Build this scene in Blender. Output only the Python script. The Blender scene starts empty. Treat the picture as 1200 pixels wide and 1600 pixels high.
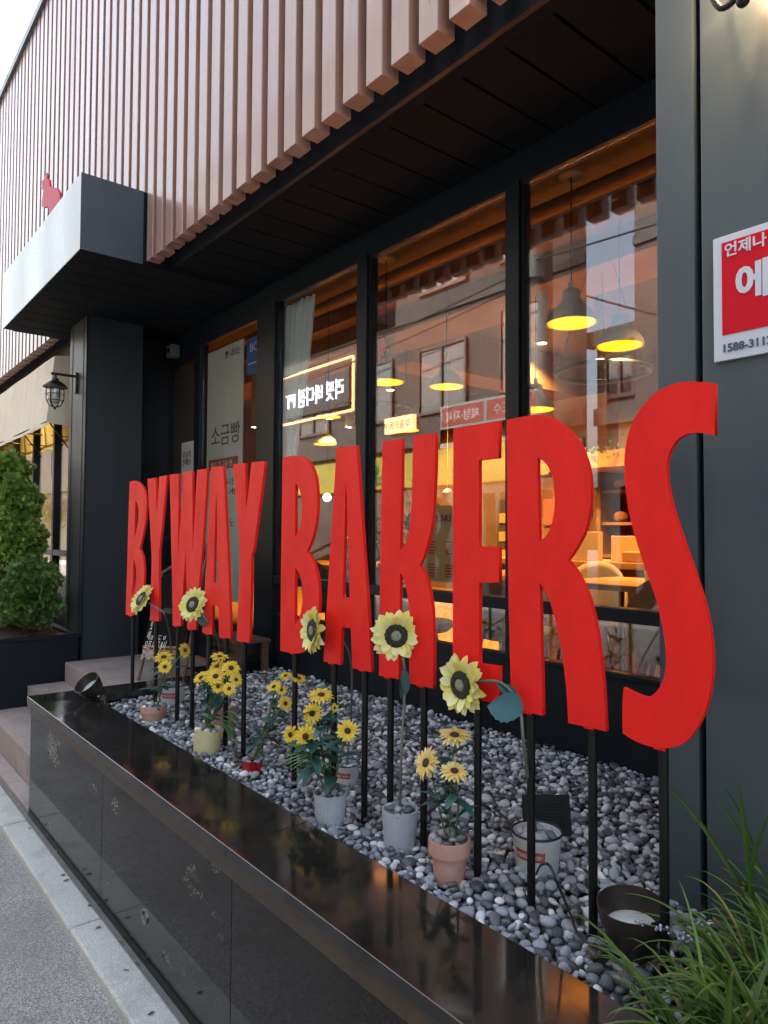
import bpy, bmesh, math, random
import numpy as np
from mathutils import Vector, Matrix, Euler, noise

random.seed(7); rng = np.random.default_rng(7)
S = bpy.context.scene
COL = S.collection

# ------------------------------------------------------------------ camera
H = 1.5
F = 1105.762
M = np.array([[0.63112, -0.7754, 0.02104], [0.77567, 0.63066, -0.02452], [0.00575, 0.0318, 0.99948]])
cd = bpy.data.cameras.new('camera'); cam = bpy.data.objects.new('camera', cd); COL.objects.link(cam)
cd.sensor_fit = 'VERTICAL'; cd.sensor_height = 24; cd.lens = F/1600*24; cd.clip_start = .05; cd.clip_end = 500
mw = Matrix.Identity(4)
for i in range(3):
    mw[i][0] = M[i, 0]; mw[i][1] = M[i, 2]; mw[i][2] = -M[i, 1]
mw[2][3] = H
cam.matrix_world = mw
S.camera = cam
# ------------------------------------------------------------------ world, sun, exposure
W = bpy.data.worlds.new('World'); S.world = W; W.use_nodes = True
nt = W.node_tree; nt.nodes.clear()
sky = nt.nodes.new('ShaderNodeTexSky'); sky.sky_type = 'NISHITA'; sky.sun_disc = False
SUN_EL, SUN_AZ = math.radians(34), math.radians(322)     # azimuth clockwise from +Y: the sun stands behind the bakery, the street front is in shade
sky.sun_elevation = SUN_EL; sky.sun_rotation = SUN_AZ; sky.dust_density = 5; sky.air_density = 1.3; sky.ozone_density = 1.5
bg = nt.nodes.new('ShaderNodeBackground'); bg.inputs[1].default_value = .15
wo = nt.nodes.new('ShaderNodeOutputWorld')
hs = nt.nodes.new('ShaderNodeHueSaturation'); hs.inputs['Saturation'].default_value = .60   # thin overcast
nt.links.new(sky.outputs[0], hs.inputs['Color']); nt.links.new(hs.outputs[0], bg.inputs[0]); nt.links.new(bg.outputs[0], wo.inputs[0])
sl = bpy.data.lights.new('sun', 'SUN'); sl.energy = .9; sl.angle = math.radians(12); sl.color = (1, .96, .90)
so = bpy.data.objects.new('sun', sl); COL.objects.link(so)
sdir = Vector((math.sin(SUN_AZ)*math.cos(SUN_EL), math.cos(SUN_AZ)*math.cos(SUN_EL), math.sin(SUN_EL)))
so.rotation_euler = (-sdir).to_track_quat('-Z', 'Y').to_euler()
S.view_settings.view_transform = 'Standard'; S.view_settings.look = 'None'
S.view_settings.exposure = 2.42; S.view_settings.gamma = 1
S.cycles.use_denoising = True
S.cycles.max_bounces = 10; S.cycles.transparent_max_bounces = 16; S.cycles.glossy_bounces = 5; S.cycles.diffuse_bounces = 4
S.cycles.caustics_reflective = False; S.cycles.caustics_refractive = False; S.cycles.sample_clamp_indirect = 6

# ------------------------------------------------------------------ measuring helpers (photo pixel -> point on a real plane)
def _ray(u, v): return M @ np.array([u-600, F, 800-v])
def PY(u, v, y):
    d = _ray(u, v); t = y/d[1]; return Vector((d[0]*t, y, d[2]*t+H))
def PZ(u, v, z):
    d = _ray(u, v); t = (z-H)/d[2]; return Vector((d[0]*t, d[1]*t, z))
def PD(u, v, dep):
    d = _ray(u, v)/F*dep; return Vector((d[0], d[1], d[2]+H))
def CAMV(r, f, up): return Vector(M @ np.array([r, f, up]))   # direction given as right, forward, up of the view

# ------------------------------------------------------------------ materials
def NN(nt, t, **k):
    n = nt.nodes.new(t)
    for a, b in k.items(): setattr(n, a, b)
    return n
def mat(name, col, rough=.5, metal=0, col2=None, vscale=8, vdet=4, bump=0, bscale=60, spec=.5, emit=0, emcol=None,
        coat=0, rvar=0, stretch=None, sheen=0, trans=0, lo=.35, hi=.65, sss=0):
    m = bpy.data.materials.new(name); m.use_nodes = True; nt = m.node_tree
    b = nt.nodes['Principled BSDF']; L = nt.links.new
    b.inputs['Base Color'].default_value = (*col, 1); b.inputs['Roughness'].default_value = rough
    b.inputs['Metallic'].default_value = metal; b.inputs['Specular IOR Level'].default_value = spec
    b.inputs['Coat Weight'].default_value = coat; b.inputs['Coat Roughness'].default_value = .05
    if sheen: b.inputs['Sheen Weight'].default_value = sheen
    tc = NN(nt, 'ShaderNodeTexCoord'); mp = NN(nt, 'ShaderNodeMapping')
    if stretch: mp.inputs['Scale'].default_value = stretch
    L(tc.outputs['Object'], mp.inputs[0])
    if col2:
        n = NN(nt, 'ShaderNodeTexNoise'); n.inputs['Scale'].default_value = vscale; n.inputs['Detail'].default_value = vdet
        n.inputs['Roughness'].default_value = .6
        L(mp.outputs[0], n.inputs[0])
        r = NN(nt, 'ShaderNodeMapRange'); r.inputs[1].default_value = lo; r.inputs[2].default_value = hi
        L(n.outputs[0], r.inputs[0])
        mx = NN(nt, 'ShaderNodeMix', data_type='RGBA')
        mx.inputs[6].default_value = (*col, 1); mx.inputs[7].default_value = (*col2, 1)
        L(r.outputs[0], mx.inputs[0]); L(mx.outputs[2], b.inputs['Base Color'])
        if rvar:
            r2 = NN(nt, 'ShaderNodeMapRange'); r2.inputs[1].default_value = .3; r2.inputs[2].default_value = .7
            r2.inputs[3].default_value = max(0, rough-rvar); r2.inputs[4].default_value = rough+rvar
            L(n.outputs[0], r2.inputs[0]); L(r2.outputs[0], b.inputs['Roughness'])
    if bump:
        n2 = NN(nt, 'ShaderNodeTexNoise'); n2.inputs['Scale'].default_value = bscale; n2.inputs['Detail'].default_value = 5
        L(mp.outputs[0], n2.inputs[0]); bp = NN(nt, 'ShaderNodeBump'); bp.inputs['Strength'].default_value = bump
        bp.inputs['Distance'].default_value = .01; L(n2.outputs[0], bp.inputs['Height']); L(bp.outputs[0], b.inputs['Normal'])
    if emit:
        b.inputs['Emission Color'].default_value = (*(emcol or col), 1); b.inputs['Emission Strength'].default_value = emit
    if trans: b.inputs['Transmission Weight'].default_value = trans
    return m

def attr_mat(name, rough=.6, bump=.3, bscale=200, attr='col', spec=.4, mix=.25, mcol=(.5, .5, .5), mscale=90, translucent=0):
    m = bpy.data.materials.new(name); m.use_nodes = True; nt = m.node_tree; L = nt.links.new
    b = nt.nodes['Principled BSDF']; b.inputs['Roughness'].default_value = rough; b.inputs['Specular IOR Level'].default_value = spec
    a = NN(nt, 'ShaderNodeAttribute', attribute_name=attr)
    tc = NN(nt, 'ShaderNodeTexCoord')
    n = NN(nt, 'ShaderNodeTexNoise'); n.inputs['Scale'].default_value = mscale; n.inputs['Detail'].default_value = 5
    L(tc.outputs['Object'], n.inputs[0])
    r = NN(nt, 'ShaderNodeMapRange'); r.inputs[1].default_value = .5; r.inputs[2].default_value = .75; r.inputs[4].default_value = mix
    L(n.outputs[0], r.inputs[0])
    mx = NN(nt, 'ShaderNodeMix', data_type='RGBA'); mx.inputs[7].default_value = (*mcol, 1)
    L(a.outputs[0], mx.inputs[6]); L(r.outputs[0], mx.inputs[0]); L(mx.outputs[2], b.inputs['Base Color'])
    if bump:
        n2 = NN(nt, 'ShaderNodeTexNoise'); n2.inputs['Scale'].default_value = bscale
        L(tc.outputs['Object'], n2.inputs[0]); bp = NN(nt, 'ShaderNodeBump'); bp.inputs['Strength'].default_value = bump
        bp.inputs['Distance'].default_value = .003; L(n2.outputs[0], bp.inputs['Height']); L(bp.outputs[0], b.inputs['Normal'])
    if translucent:
        tr = NN(nt, 'ShaderNodeBsdfTranslucent'); L(mx.outputs[2], tr.inputs[0])
        ms = NN(nt, 'ShaderNodeMixShader'); ms.inputs[0].default_value = translucent
        L(b.outputs[0], ms.inputs[1]); L(tr.outputs[0], ms.inputs[2]); L(ms.outputs[0], nt.nodes['Material Output'].inputs[0])
    return m

def glass_mat(name, tint=(.93, .95, .94), f0=.085, gl=(.95, .97, 1)):
    """window glass: what is behind shows through, the street mirrors in it more the flatter one looks"""
    m = bpy.data.materials.new(name); m.use_nodes = True; nt = m.node_tree; nt.nodes.clear(); L = nt.links.new
    g = NN(nt, 'ShaderNodeNewGeometry'); d = NN(nt, 'ShaderNodeVectorMath', operation='DOT_PRODUCT')
    L(g.outputs['Incoming'], d.inputs[0]); L(g.outputs['Normal'], d.inputs[1])
    ab = NN(nt, 'ShaderNodeMath', operation='ABSOLUTE'); L(d.outputs['Value'], ab.inputs[0])
    om = NN(nt, 'ShaderNodeMath', operation='SUBTRACT'); om.inputs[0].default_value = 1; L(ab.outputs[0], om.inputs[1])
    pw = NN(nt, 'ShaderNodeMath', operation='POWER'); pw.inputs[1].default_value = 5; L(om.outputs[0], pw.inputs[0])
    ma = NN(nt, 'ShaderNodeMath', operation='MULTIPLY_ADD'); ma.inputs[1].default_value = 1-f0; ma.inputs[2].default_value = f0
    L(pw.outputs[0], ma.inputs[0])
    t = NN(nt, 'ShaderNodeBsdfTransparent'); t.inputs[0].default_value = (*tint, 1)
    gb = NN(nt, 'ShaderNodeBsdfGlossy'); gb.inputs['Roughness'].default_value = 0; gb.inputs[0].default_value = (*gl, 1)
    ms = NN(nt, 'ShaderNodeMixShader'); L(ma.outputs[0], ms.inputs[0]); L(t.outputs[0], ms.inputs[1]); L(gb.outputs[0], ms.inputs[2])
    o = NN(nt, 'ShaderNodeOutputMaterial'); L(ms.outputs[0], o.inputs[0])
    return m

MT = {}
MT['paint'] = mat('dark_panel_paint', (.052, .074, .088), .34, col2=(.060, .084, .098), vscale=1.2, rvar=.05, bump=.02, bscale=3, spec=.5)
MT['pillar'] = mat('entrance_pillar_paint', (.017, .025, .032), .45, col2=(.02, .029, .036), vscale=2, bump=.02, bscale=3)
MT['paint_dark'] = mat('dark_frame_paint', (.006, .010, .016), .42, spec=.25, col2=(.008, .013, .019), vscale=5)
MT['fascia'] = mat('fascia_panel', (.009, .014, .021), .35, col2=(.015, .022, .030), vscale=1.6, stretch=(6, 6, .6))
MT['soffit'] = mat('soffit_panel', (.012, .0145, .017), .7, spec=.06, col2=(.0145, .017, .0195), vscale=2)
MT['gap'] = mat('groove_black', (.001, .001, .001), .9, spec=0)
MT['slat'] = mat('terracotta_slat_paint', (.35, .195, .148), .30, col2=(.42, .25, .195), vscale=1.5, stretch=(3, 3, .7), bump=.06, bscale=4, spec=.9, rvar=.06, coat=.25)
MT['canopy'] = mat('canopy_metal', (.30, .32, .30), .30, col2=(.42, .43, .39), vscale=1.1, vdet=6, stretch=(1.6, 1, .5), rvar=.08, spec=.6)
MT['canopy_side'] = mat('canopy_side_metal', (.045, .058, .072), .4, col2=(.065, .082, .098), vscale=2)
MT['red'] = mat('red_letter_paint', (.88, .018, .012), .5, col2=(.82, .015, .011), vscale=7, bump=.04, bscale=30, spec=.22, rvar=.06)
MT['redside'] = MT['red']
MT['pole'] = mat('black_pole_paint', (.005, .005, .006), .45, spec=.3)
MT['tc'] = mat('terracotta_pot_clay', (.46, .245, .19), .75, col2=(.56, .32, .26), vscale=14, bump=.1, bscale=90)
MT['tc2'] = mat('dusty_pink_pot_clay', (.30, .19, .18), .8, col2=(.38, .25, .24), vscale=14)
MT['tin'] = mat('white_enamel_tin', (.66, .68, .70), .35, col2=(.6, .62, .64), vscale=20)
MT['rim'] = mat('black_tin_rim', (.01, .01, .01), .4)
MT['gpot'] = mat('grey_ribbed_ceramic', (.42, .45, .50), .55, col2=(.47, .50, .55), vscale=20)
MT['ypot'] = mat('cream_yellow_ribbed_ceramic', (.66, .60, .30), .6, col2=(.72, .66, .38), vscale=20)
MT['rpot'] = mat('red_glazed_pot', (.45, .012, .02), .25, col2=(.4, .01, .015), vscale=20)
MT['tlabel'] = mat('brick_red_label', (.38, .05, .035), .6, col2=(.45, .09, .07), vscale=60)
MT['white'] = mat('white_print', (.78, .78, .78), .5)
MT['stem'] = mat('green_stem', (.07, .12, .05), .6, col2=(.10, .15, .07), vscale=60)
MT['gstem'] = mat('grey_green_stem', (.10, .12, .10), .7, col2=(.15, .16, .13), vscale=60)
MT['brown'] = mat('dark_bronze_metal', (.028, .020, .018), .38, col2=(.034, .025, .022), vscale=20, spec=.5)
MT['lens'] = mat('lamp_lens', (.62, .70, .66), .12, col2=(.75, .78, .72), vscale=25, coat=1)
MT['black'] = mat('black_metal', (.010, .010, .011), .4)
MT['blackp'] = mat('black_plastic', (.006, .006, .007), .5, spec=.2)
MT['pv'] = mat('solar_cell', (.003, .004, .007), .5, spec=.15)
MT['glass'] = glass_mat('window_glass')
MT['lampglass'] = glass_mat('lantern_glass', (.9, .9, .88), .12)
MT['asphalt'] = None
MT['wood'] = mat('cafe_pine_wood', (.42, .22, .08), .5, col2=(.30, .14, .05), vscale=3, stretch=(1, 1, 8))
MT['woodd'] = mat('cafe_brown_wood', (.15, .065, .028), .55, col2=(.10, .045, .02), vscale=4, stretch=(1, 1, 5))
MT['ceil'] = mat('cafe_ceiling_paint', (.085, .07, .06), .8, col2=(.10, .085, .07), vscale=2)
MT['bulk'] = mat('cafe_bulkhead_paint', (.20, .12, .065), .7, col2=(.25, .155, .09), vscale=2)
MT['cwall'] = mat('cafe_wall', (.11, .07, .045), .8, col2=(.15, .10, .065), vscale=2)
MT['cdark'] = mat('cafe_dark_wall', (.05, .04, .035), .7, col2=(.07, .055, .05), vscale=2)
MT['floor'] = mat('cafe_floor_wood', (.36, .19, .07), .4, col2=(.27, .135, .05), vscale=3, stretch=(1, 9, 1))
MT['lshade'] = mat('concrete_grey_lampshade', (.22, .25, .24), .7, col2=(.27, .30, .285), vscale=12)
MT['glow'] = mat('warm_lamp_glow', (.5, .32, .03), .8, emit=.80, emcol=(1, .27, .008), spec=.1)
MT['dglow'] = mat('white_downlight_glow', (1, .9, .7), .6, emit=9, emcol=(1, .86, .55))
MT['brass'] = mat('brass_fitting', (.5, .33, .12), .35, metal=.8)
MT['curtain'] = mat('white_sheer_curtain', (.62, .68, .68), .8, col2=(.7, .75, .74), vscale=3)
MT['canvas'] = mat('cream_awning_canvas', (.84, .76, .60), .85, col2=(.88, .82, .68), vscale=3, bump=.1, bscale=20)
MT['paper'] = mat('white_paper', (.45, .45, .44), .8)
MT['banner'] = mat('pale_banner_vinyl', (.62, .60, .55), .6, col2=(.68, .65, .60), vscale=4)
MT['ink'] = mat('dark_ink', (.04, .04, .05), .7)
MT['blue'] = mat('blue_sticker', (.02, .13, .42), .5)
MT['signred'] = mat('sign_red_print', (.62, .004, .020), .5, spec=.2)
MT['signwhite'] = mat('sign_white_board', (.60, .66, .74), .4)
MT['signblue'] = mat('sign_navy_print', (.06, .08, .16), .5)
MT['chalk'] = mat('chalkboard_black', (.006, .006, .007), .9, spec=.08)
MT['easel'] = mat('easel_brown_wood', (.13, .07, .045), .6, col2=(.17, .095, .06), vscale=10, stretch=(1, 1, 4))
MT['figure'] = mat('red_silhouette_paint', (.60, .02, .05), .5, col2=(.62, .04, .07), vscale=6, spec=.25)
MT['leafdk'] = attr_mat('artificial_leaf', .5, 0, mix=.2, mcol=(.05, .22, .2), mscale=40, translucent=.15)
MT['petal'] = attr_mat('petal', .7, 0, mix=.25, mcol=(.85, .8, .3), mscale=60, translucent=.2)
MT['disc'] = mat('flower_disc', (.02, .017, .018), .9, col2=(.07, .06, .05), vscale=220, bump=1, bscale=350)
MT['disc2'] = mat('flower_disc_centre', (.40, .42, .30), .9, col2=(.16, .17, .11), vscale=220, bump=.6, bscale=350)
MT['discs'] = mat('small_flower_disc', (.10, .06, .03), .9, col2=(.05, .03, .02), vscale=300, bump=1, bscale=400)
MT['soil'] = mat('planting_soil', (.05, .032, .02), .95, col2=(.11, .07, .045), vscale=30, bump=1, bscale=60)
MT['pebble'] = attr_mat('river_pebble', .55, .35, 260, mix=.35, mcol=(.42, .43, .45), mscale=45)
MT['grass'] = attr_mat('liriope_leaf', .42, .0, mix=.15, mcol=(.2, .3, .05), mscale=30, translucent=.25, spec=.4)
MT['conifer'] = attr_mat('conifer_foliage', .7, 0, mix=.25, mcol=(.10, .17, .04), mscale=10, translucent=.15)
MT['lilac'] = mat('lilac_blossom', (.30, .26, .42), .7, col2=(.46, .42, .56), vscale=200)
MT['bwall'] = mat('street_building_render', (.105, .095, .085), .85, col2=(.15, .137, .125), vscale=.6)
MT['bwall2'] = mat('street_building_concrete', (.15, .14, .13), .85, col2=(.19, .18, .17), vscale=.7)
MT['bglass'] = mat('street_window_glass', (.05, .06, .07), .1, coat=.5)
MT['bframe'] = mat('street_window_frame', (.10, .075, .06), .5)
MT['bdark'] = mat('shop_front_dark', (.03, .03, .032), .5)
MT['yel'] = mat('yellow_sign_board', (.62, .48, .03), .5, col2=(.52, .42, .04), vscale=2)
MT['grn'] = mat('green_emblem_print', (.03, .25, .06), .5)
MT['neonw'] = mat('white_sign_light', (.9, .9, 1), .5, emit=2.2, emcol=(.85, .88, 1))
MT['neono'] = mat('orange_tube_light', (1, .5, .2), .5, emit=2.0, emcol=(1, .5, .22))
MT['cable'] = mat('black_cable_rubber', (.012, .012, .012), .5)
MT['steel'] = mat('steel', (.45, .45, .45), .3, metal=1)
MT['rust'] = mat('brown_strip', (.06, .036, .016), .45, col2=(.025, .018, .012), vscale=9, coat=.2)  # brown with darker mottling, for the strip below the coping lip
MT['olive'] = mat('beige_chair_shell', (.17, .125, .07), .6, col2=(.21, .15, .085), vscale=5)
MT['greyc'] = mat('grey_chair_cushion', (.10, .10, .095), .7, col2=(.13, .13, .12), vscale=8)
MT['menu'] = mat('cream_menu_print', (.50, .36, .15), .6, col2=(.55, .40, .18), vscale=6)

def brick_mat(name, c1, c2, mort, sc=6):
    m = bpy.data.materials.new(name); m.use_nodes = True; nt = m.node_tree; L = nt.links.new
    b = nt.nodes['Principled BSDF']; b.inputs['Roughness'].default_value = .85
    tc = NN(nt, 'ShaderNodeTexCoord'); mp = NN(nt, 'ShaderNodeMapping'); mp.inputs['Rotation'].default_value = (math.radians(90), 0, 0)
    br = NN(nt, 'ShaderNodeTexBrick'); br.inputs['Scale'].default_value = sc
    for k, c in (('Color1', c1), ('Color2', c2), ('Mortar', mort)): br.inputs[k].default_value = (*c, 1)
    L(tc.outputs['Object'], mp.inputs[0]); L(mp.outputs[0], br.inputs[0]); L(br.outputs[0], b.inputs['Base Color'])
    return m
MT['wbrick'] = brick_mat('white_street_brick', (.19, .18, .17), (.155, .148, .14), (.10, .098, .095), 3)

def speckle(name, a, b_, c, rough, scale=350, coat=0, bump=0, spec=.5, big=None, crack=False):
    m = bpy.data.materials.new(name); m.use_nodes = True; nt = m.node_tree; L = nt.links.new
    b = nt.nodes['Principled BSDF']; b.inputs['Roughness'].default_value = rough; b.inputs['Specular IOR Level'].default_value = spec
    b.inputs['Coat Weight'].default_value = coat; b.inputs['Coat Roughness'].default_value = .03
    tc = NN(nt, 'ShaderNodeTexCoord')
    v = NN(nt, 'ShaderNodeTexVoronoi'); v.inputs['Scale'].default_value = scale; L(tc.outputs['Object'], v.inputs[0])
    sp = NN(nt, 'ShaderNodeSeparateColor'); L(v.outputs['Color'], sp.inputs[0])
    cr = NN(nt, 'ShaderNodeValToRGB'); cr.color_ramp.interpolation = 'LINEAR'
    e = cr.color_ramp.elements; e[0].position = 0; e[0].color = (*a, 1); e[1].position = 1; e[1].color = (*c, 1)
    k = e.new(.55); k.color = (*b_, 1)
    L(sp.outputs[0], cr.inputs[0])
    out = cr.outputs[0]
    if big:
        n = NN(nt, 'ShaderNodeTexNoise'); n.inputs['Scale'].default_value = big[0]; n.inputs['Detail'].default_value = 6
        L(tc.outputs['Object'], n.inputs[0])
        r = NN(nt, 'ShaderNodeMapRange'); r.inputs[1].default_value = .4; r.inputs[2].default_value = .7; r.inputs[4].default_value = big[2]; L(n.outputs[0], r.inputs[0])
        mx = NN(nt, 'ShaderNodeMix', data_type='RGBA'); mx.inputs[7].default_value = (*big[1], 1)
        L(out, mx.inputs[6]); L(r.outputs[0], mx.inputs[0]); out = mx.outputs[2]
    L(out, b.inputs['Base Color'])
    if bump:
        bp = NN(nt, 'ShaderNodeBump'); bp.inputs['Strength'].default_value = bump; bp.inputs['Distance'].default_value = .004
        L(v.outputs['Distance'], bp.inputs['Height']); L(bp.outputs[0], b.inputs['Normal'])
    return m, nt, b
MT['granite'] = speckle('polished_black_granite', (.006, .006, .006), (.010, .0095, .009), (.030, .027, .023), .07, 620, coat=.0, spec=.70)[0]
MT['granitef'], gnt, gb = speckle('polished_black_granite_front', (.008, .008, .008), (.016, .015, .014), (.035, .032, .028), .05, 420, spec=.30)
# mineral efflorescence: fine pale crust grown in drifting streaks on the front slabs
L = gnt.links.new
tc = NN(gnt, 'ShaderNodeTexCoord'); mp = NN(gnt, 'ShaderNodeMapping'); mp.inputs['Rotation'].default_value = (0, math.radians(-28), 0); mp.inputs['Scale'].default_value = (1.4, 1, 3.2)
L(tc.outputs['Object'], mp.inputs[0])
n1 = NN(gnt, 'ShaderNodeTexNoise'); n1.inputs['Scale'].default_value = 2.2; n1.inputs['Detail'].default_value = 3; L(mp.outputs[0], n1.inputs[0])
r1 = NN(gnt, 'ShaderNodeMapRange'); r1.inputs[1].default_value = .64; r1.inputs[2].default_value = .72; L(n1.outputs[0], r1.inputs[0])
n2 = NN(gnt, 'ShaderNodeTexNoise'); n2.inputs['Scale'].default_value = 190; n2.inputs['Detail'].default_value = 3; L(tc.outputs['Object'], n2.inputs[0])
r2 = NN(gnt, 'ShaderNodeMapRange'); r2.inputs[1].default_value = .52; r2.inputs[2].default_value = .66; L(n2.outputs[0], r2.inputs[0])
mu = NN(gnt, 'ShaderNodeMath', operation='MULTIPLY'); L(r1.outputs[0], mu.inputs[0]); L(r2.outputs[0], mu.inputs[1])
old = gb.inputs['Base Color'].links[0].from_socket
mx = NN(gnt, 'ShaderNodeMix', data_type='RGBA'); mx.inputs[7].default_value = (.55, .5, .42, 1)
L(old, mx.inputs[6]); L(mu.outputs[0], mx.inputs[0]); L(mx.outputs[2], gb.inputs['Base Color'])
rr = NN(gnt, 'ShaderNodeMapRange'); rr.inputs[3].default_value = .05; rr.inputs[4].default_value = .8; L(mu.outputs[0], rr.inputs[0]); L(rr.outputs[0], gb.inputs['Roughness'])

MT['kerb'] = speckle('grey_kerb_granite', (.38, .38, .36), (.56, .56, .53), (.72, .71, .67), .8, 480, bump=.25, big=(3, (.42, .43, .38), .5))[0]
MT['pink'] = speckle('pink_flamed_granite', (.27, .225, .21), (.39, .32, .295), (.50, .42, .39), .8, 480, bump=.3, big=(4, (.24, .21, .195), .5))[0]
MT['asphalt'] = speckle('road_asphalt', (.19, .185, .18), (.38, .37, .355), (.66, .65, .61), .9, 300, bump=.9, big=(1.3, (.22, .215, .21), .6))[0]

def wear(m, scale, thr, col, amt, streak=None, rough_add=0, smin=.0):
    nt = m.node_tree; b = nt.nodes['Principled BSDF']; L = nt.links.new
    tc = NN(nt, 'ShaderNodeTexCoord'); mp = NN(nt, 'ShaderNodeMapping')
    if streak: mp.inputs['Scale'].default_value = streak
    L(tc.outputs['Object'], mp.inputs[0])
    n = NN(nt, 'ShaderNodeTexNoise'); n.inputs['Scale'].default_value = scale; n.inputs['Detail'].default_value = 8; n.inputs['Roughness'].default_value = .65
    L(mp.outputs[0], n.inputs[0])
    r = NN(nt, 'ShaderNodeMapRange'); r.inputs[1].default_value = thr[0]; r.inputs[2].default_value = thr[1]; r.inputs[4].default_value = amt; L(n.outputs[0], r.inputs[0])
    mx = NN(nt, 'ShaderNodeMix', data_type='RGBA'); mx.inputs[7].default_value = (*col, 1)
    src = b.inputs['Base Color'].links[0].from_socket if b.inputs['Base Color'].links else None
    if src: L(src, mx.inputs[6])
    else: mx.inputs[6].default_value = b.inputs['Base Color'].default_value
    L(r.outputs[0], mx.inputs[0]); L(mx.outputs[2], b.inputs['Base Color'])
    if rough_add:
        base = b.inputs['Roughness'].default_value; q = NN(nt, 'ShaderNodeMath', operation='MULTIPLY_ADD'); q.inputs[1].default_value = rough_add; q.inputs[2].default_value = base
        rs_ = b.inputs['Roughness'].links[0].from_socket if b.inputs['Roughness'].links else None
        L(r.outputs[0], q.inputs[0])
        if rs_: L(rs_, q.inputs[2])
        L(q.outputs[0], b.inputs['Roughness'])
wear(MT['red'], 3, (.45, .8), (.58, .008, .010), .5, (4, 4, 2.0), .3)
wear(MT['red'], 26, (.74, .78), (.75, .45, .42), .5)
wear(MT['granite'], 7, (.42, .75), (.06, .055, .048), .35, None, .45)
wear(MT['paint'], 2.2, (.5, .85), (.10, .125, .135), .5, (2, 2, .5), .3)
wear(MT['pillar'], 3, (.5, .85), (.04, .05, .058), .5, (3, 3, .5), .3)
wear(MT['slat'], 2.0, (.5, .8), (.50, .36, .31), .5, (6, 6, .35), .2)
wear(MT['slat'], 5.0, (.55, .8), (.20, .11, .09), .5, (9, 9, .25), .2)
wear(MT['canvas'], 4, (.5, .8), (.55, .47, .34), .5, (3, 3, .6))
wear(MT['tc'], 12, (.5, .75), (.62, .45, .38), .5)
wear(MT['asphalt'], 1.6, (.5, .7), (.12, .118, .115), .55)
wear(MT['kerb'], 5, (.5, .75), (.22, .21, .19), .6)
wear(MT['pink'], 5, (.5, .75), (.14, .12, .11), .6)
wear(MT['paint_dark'], 9, (.55, .8), (.03, .035, .04), .4)
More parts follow.
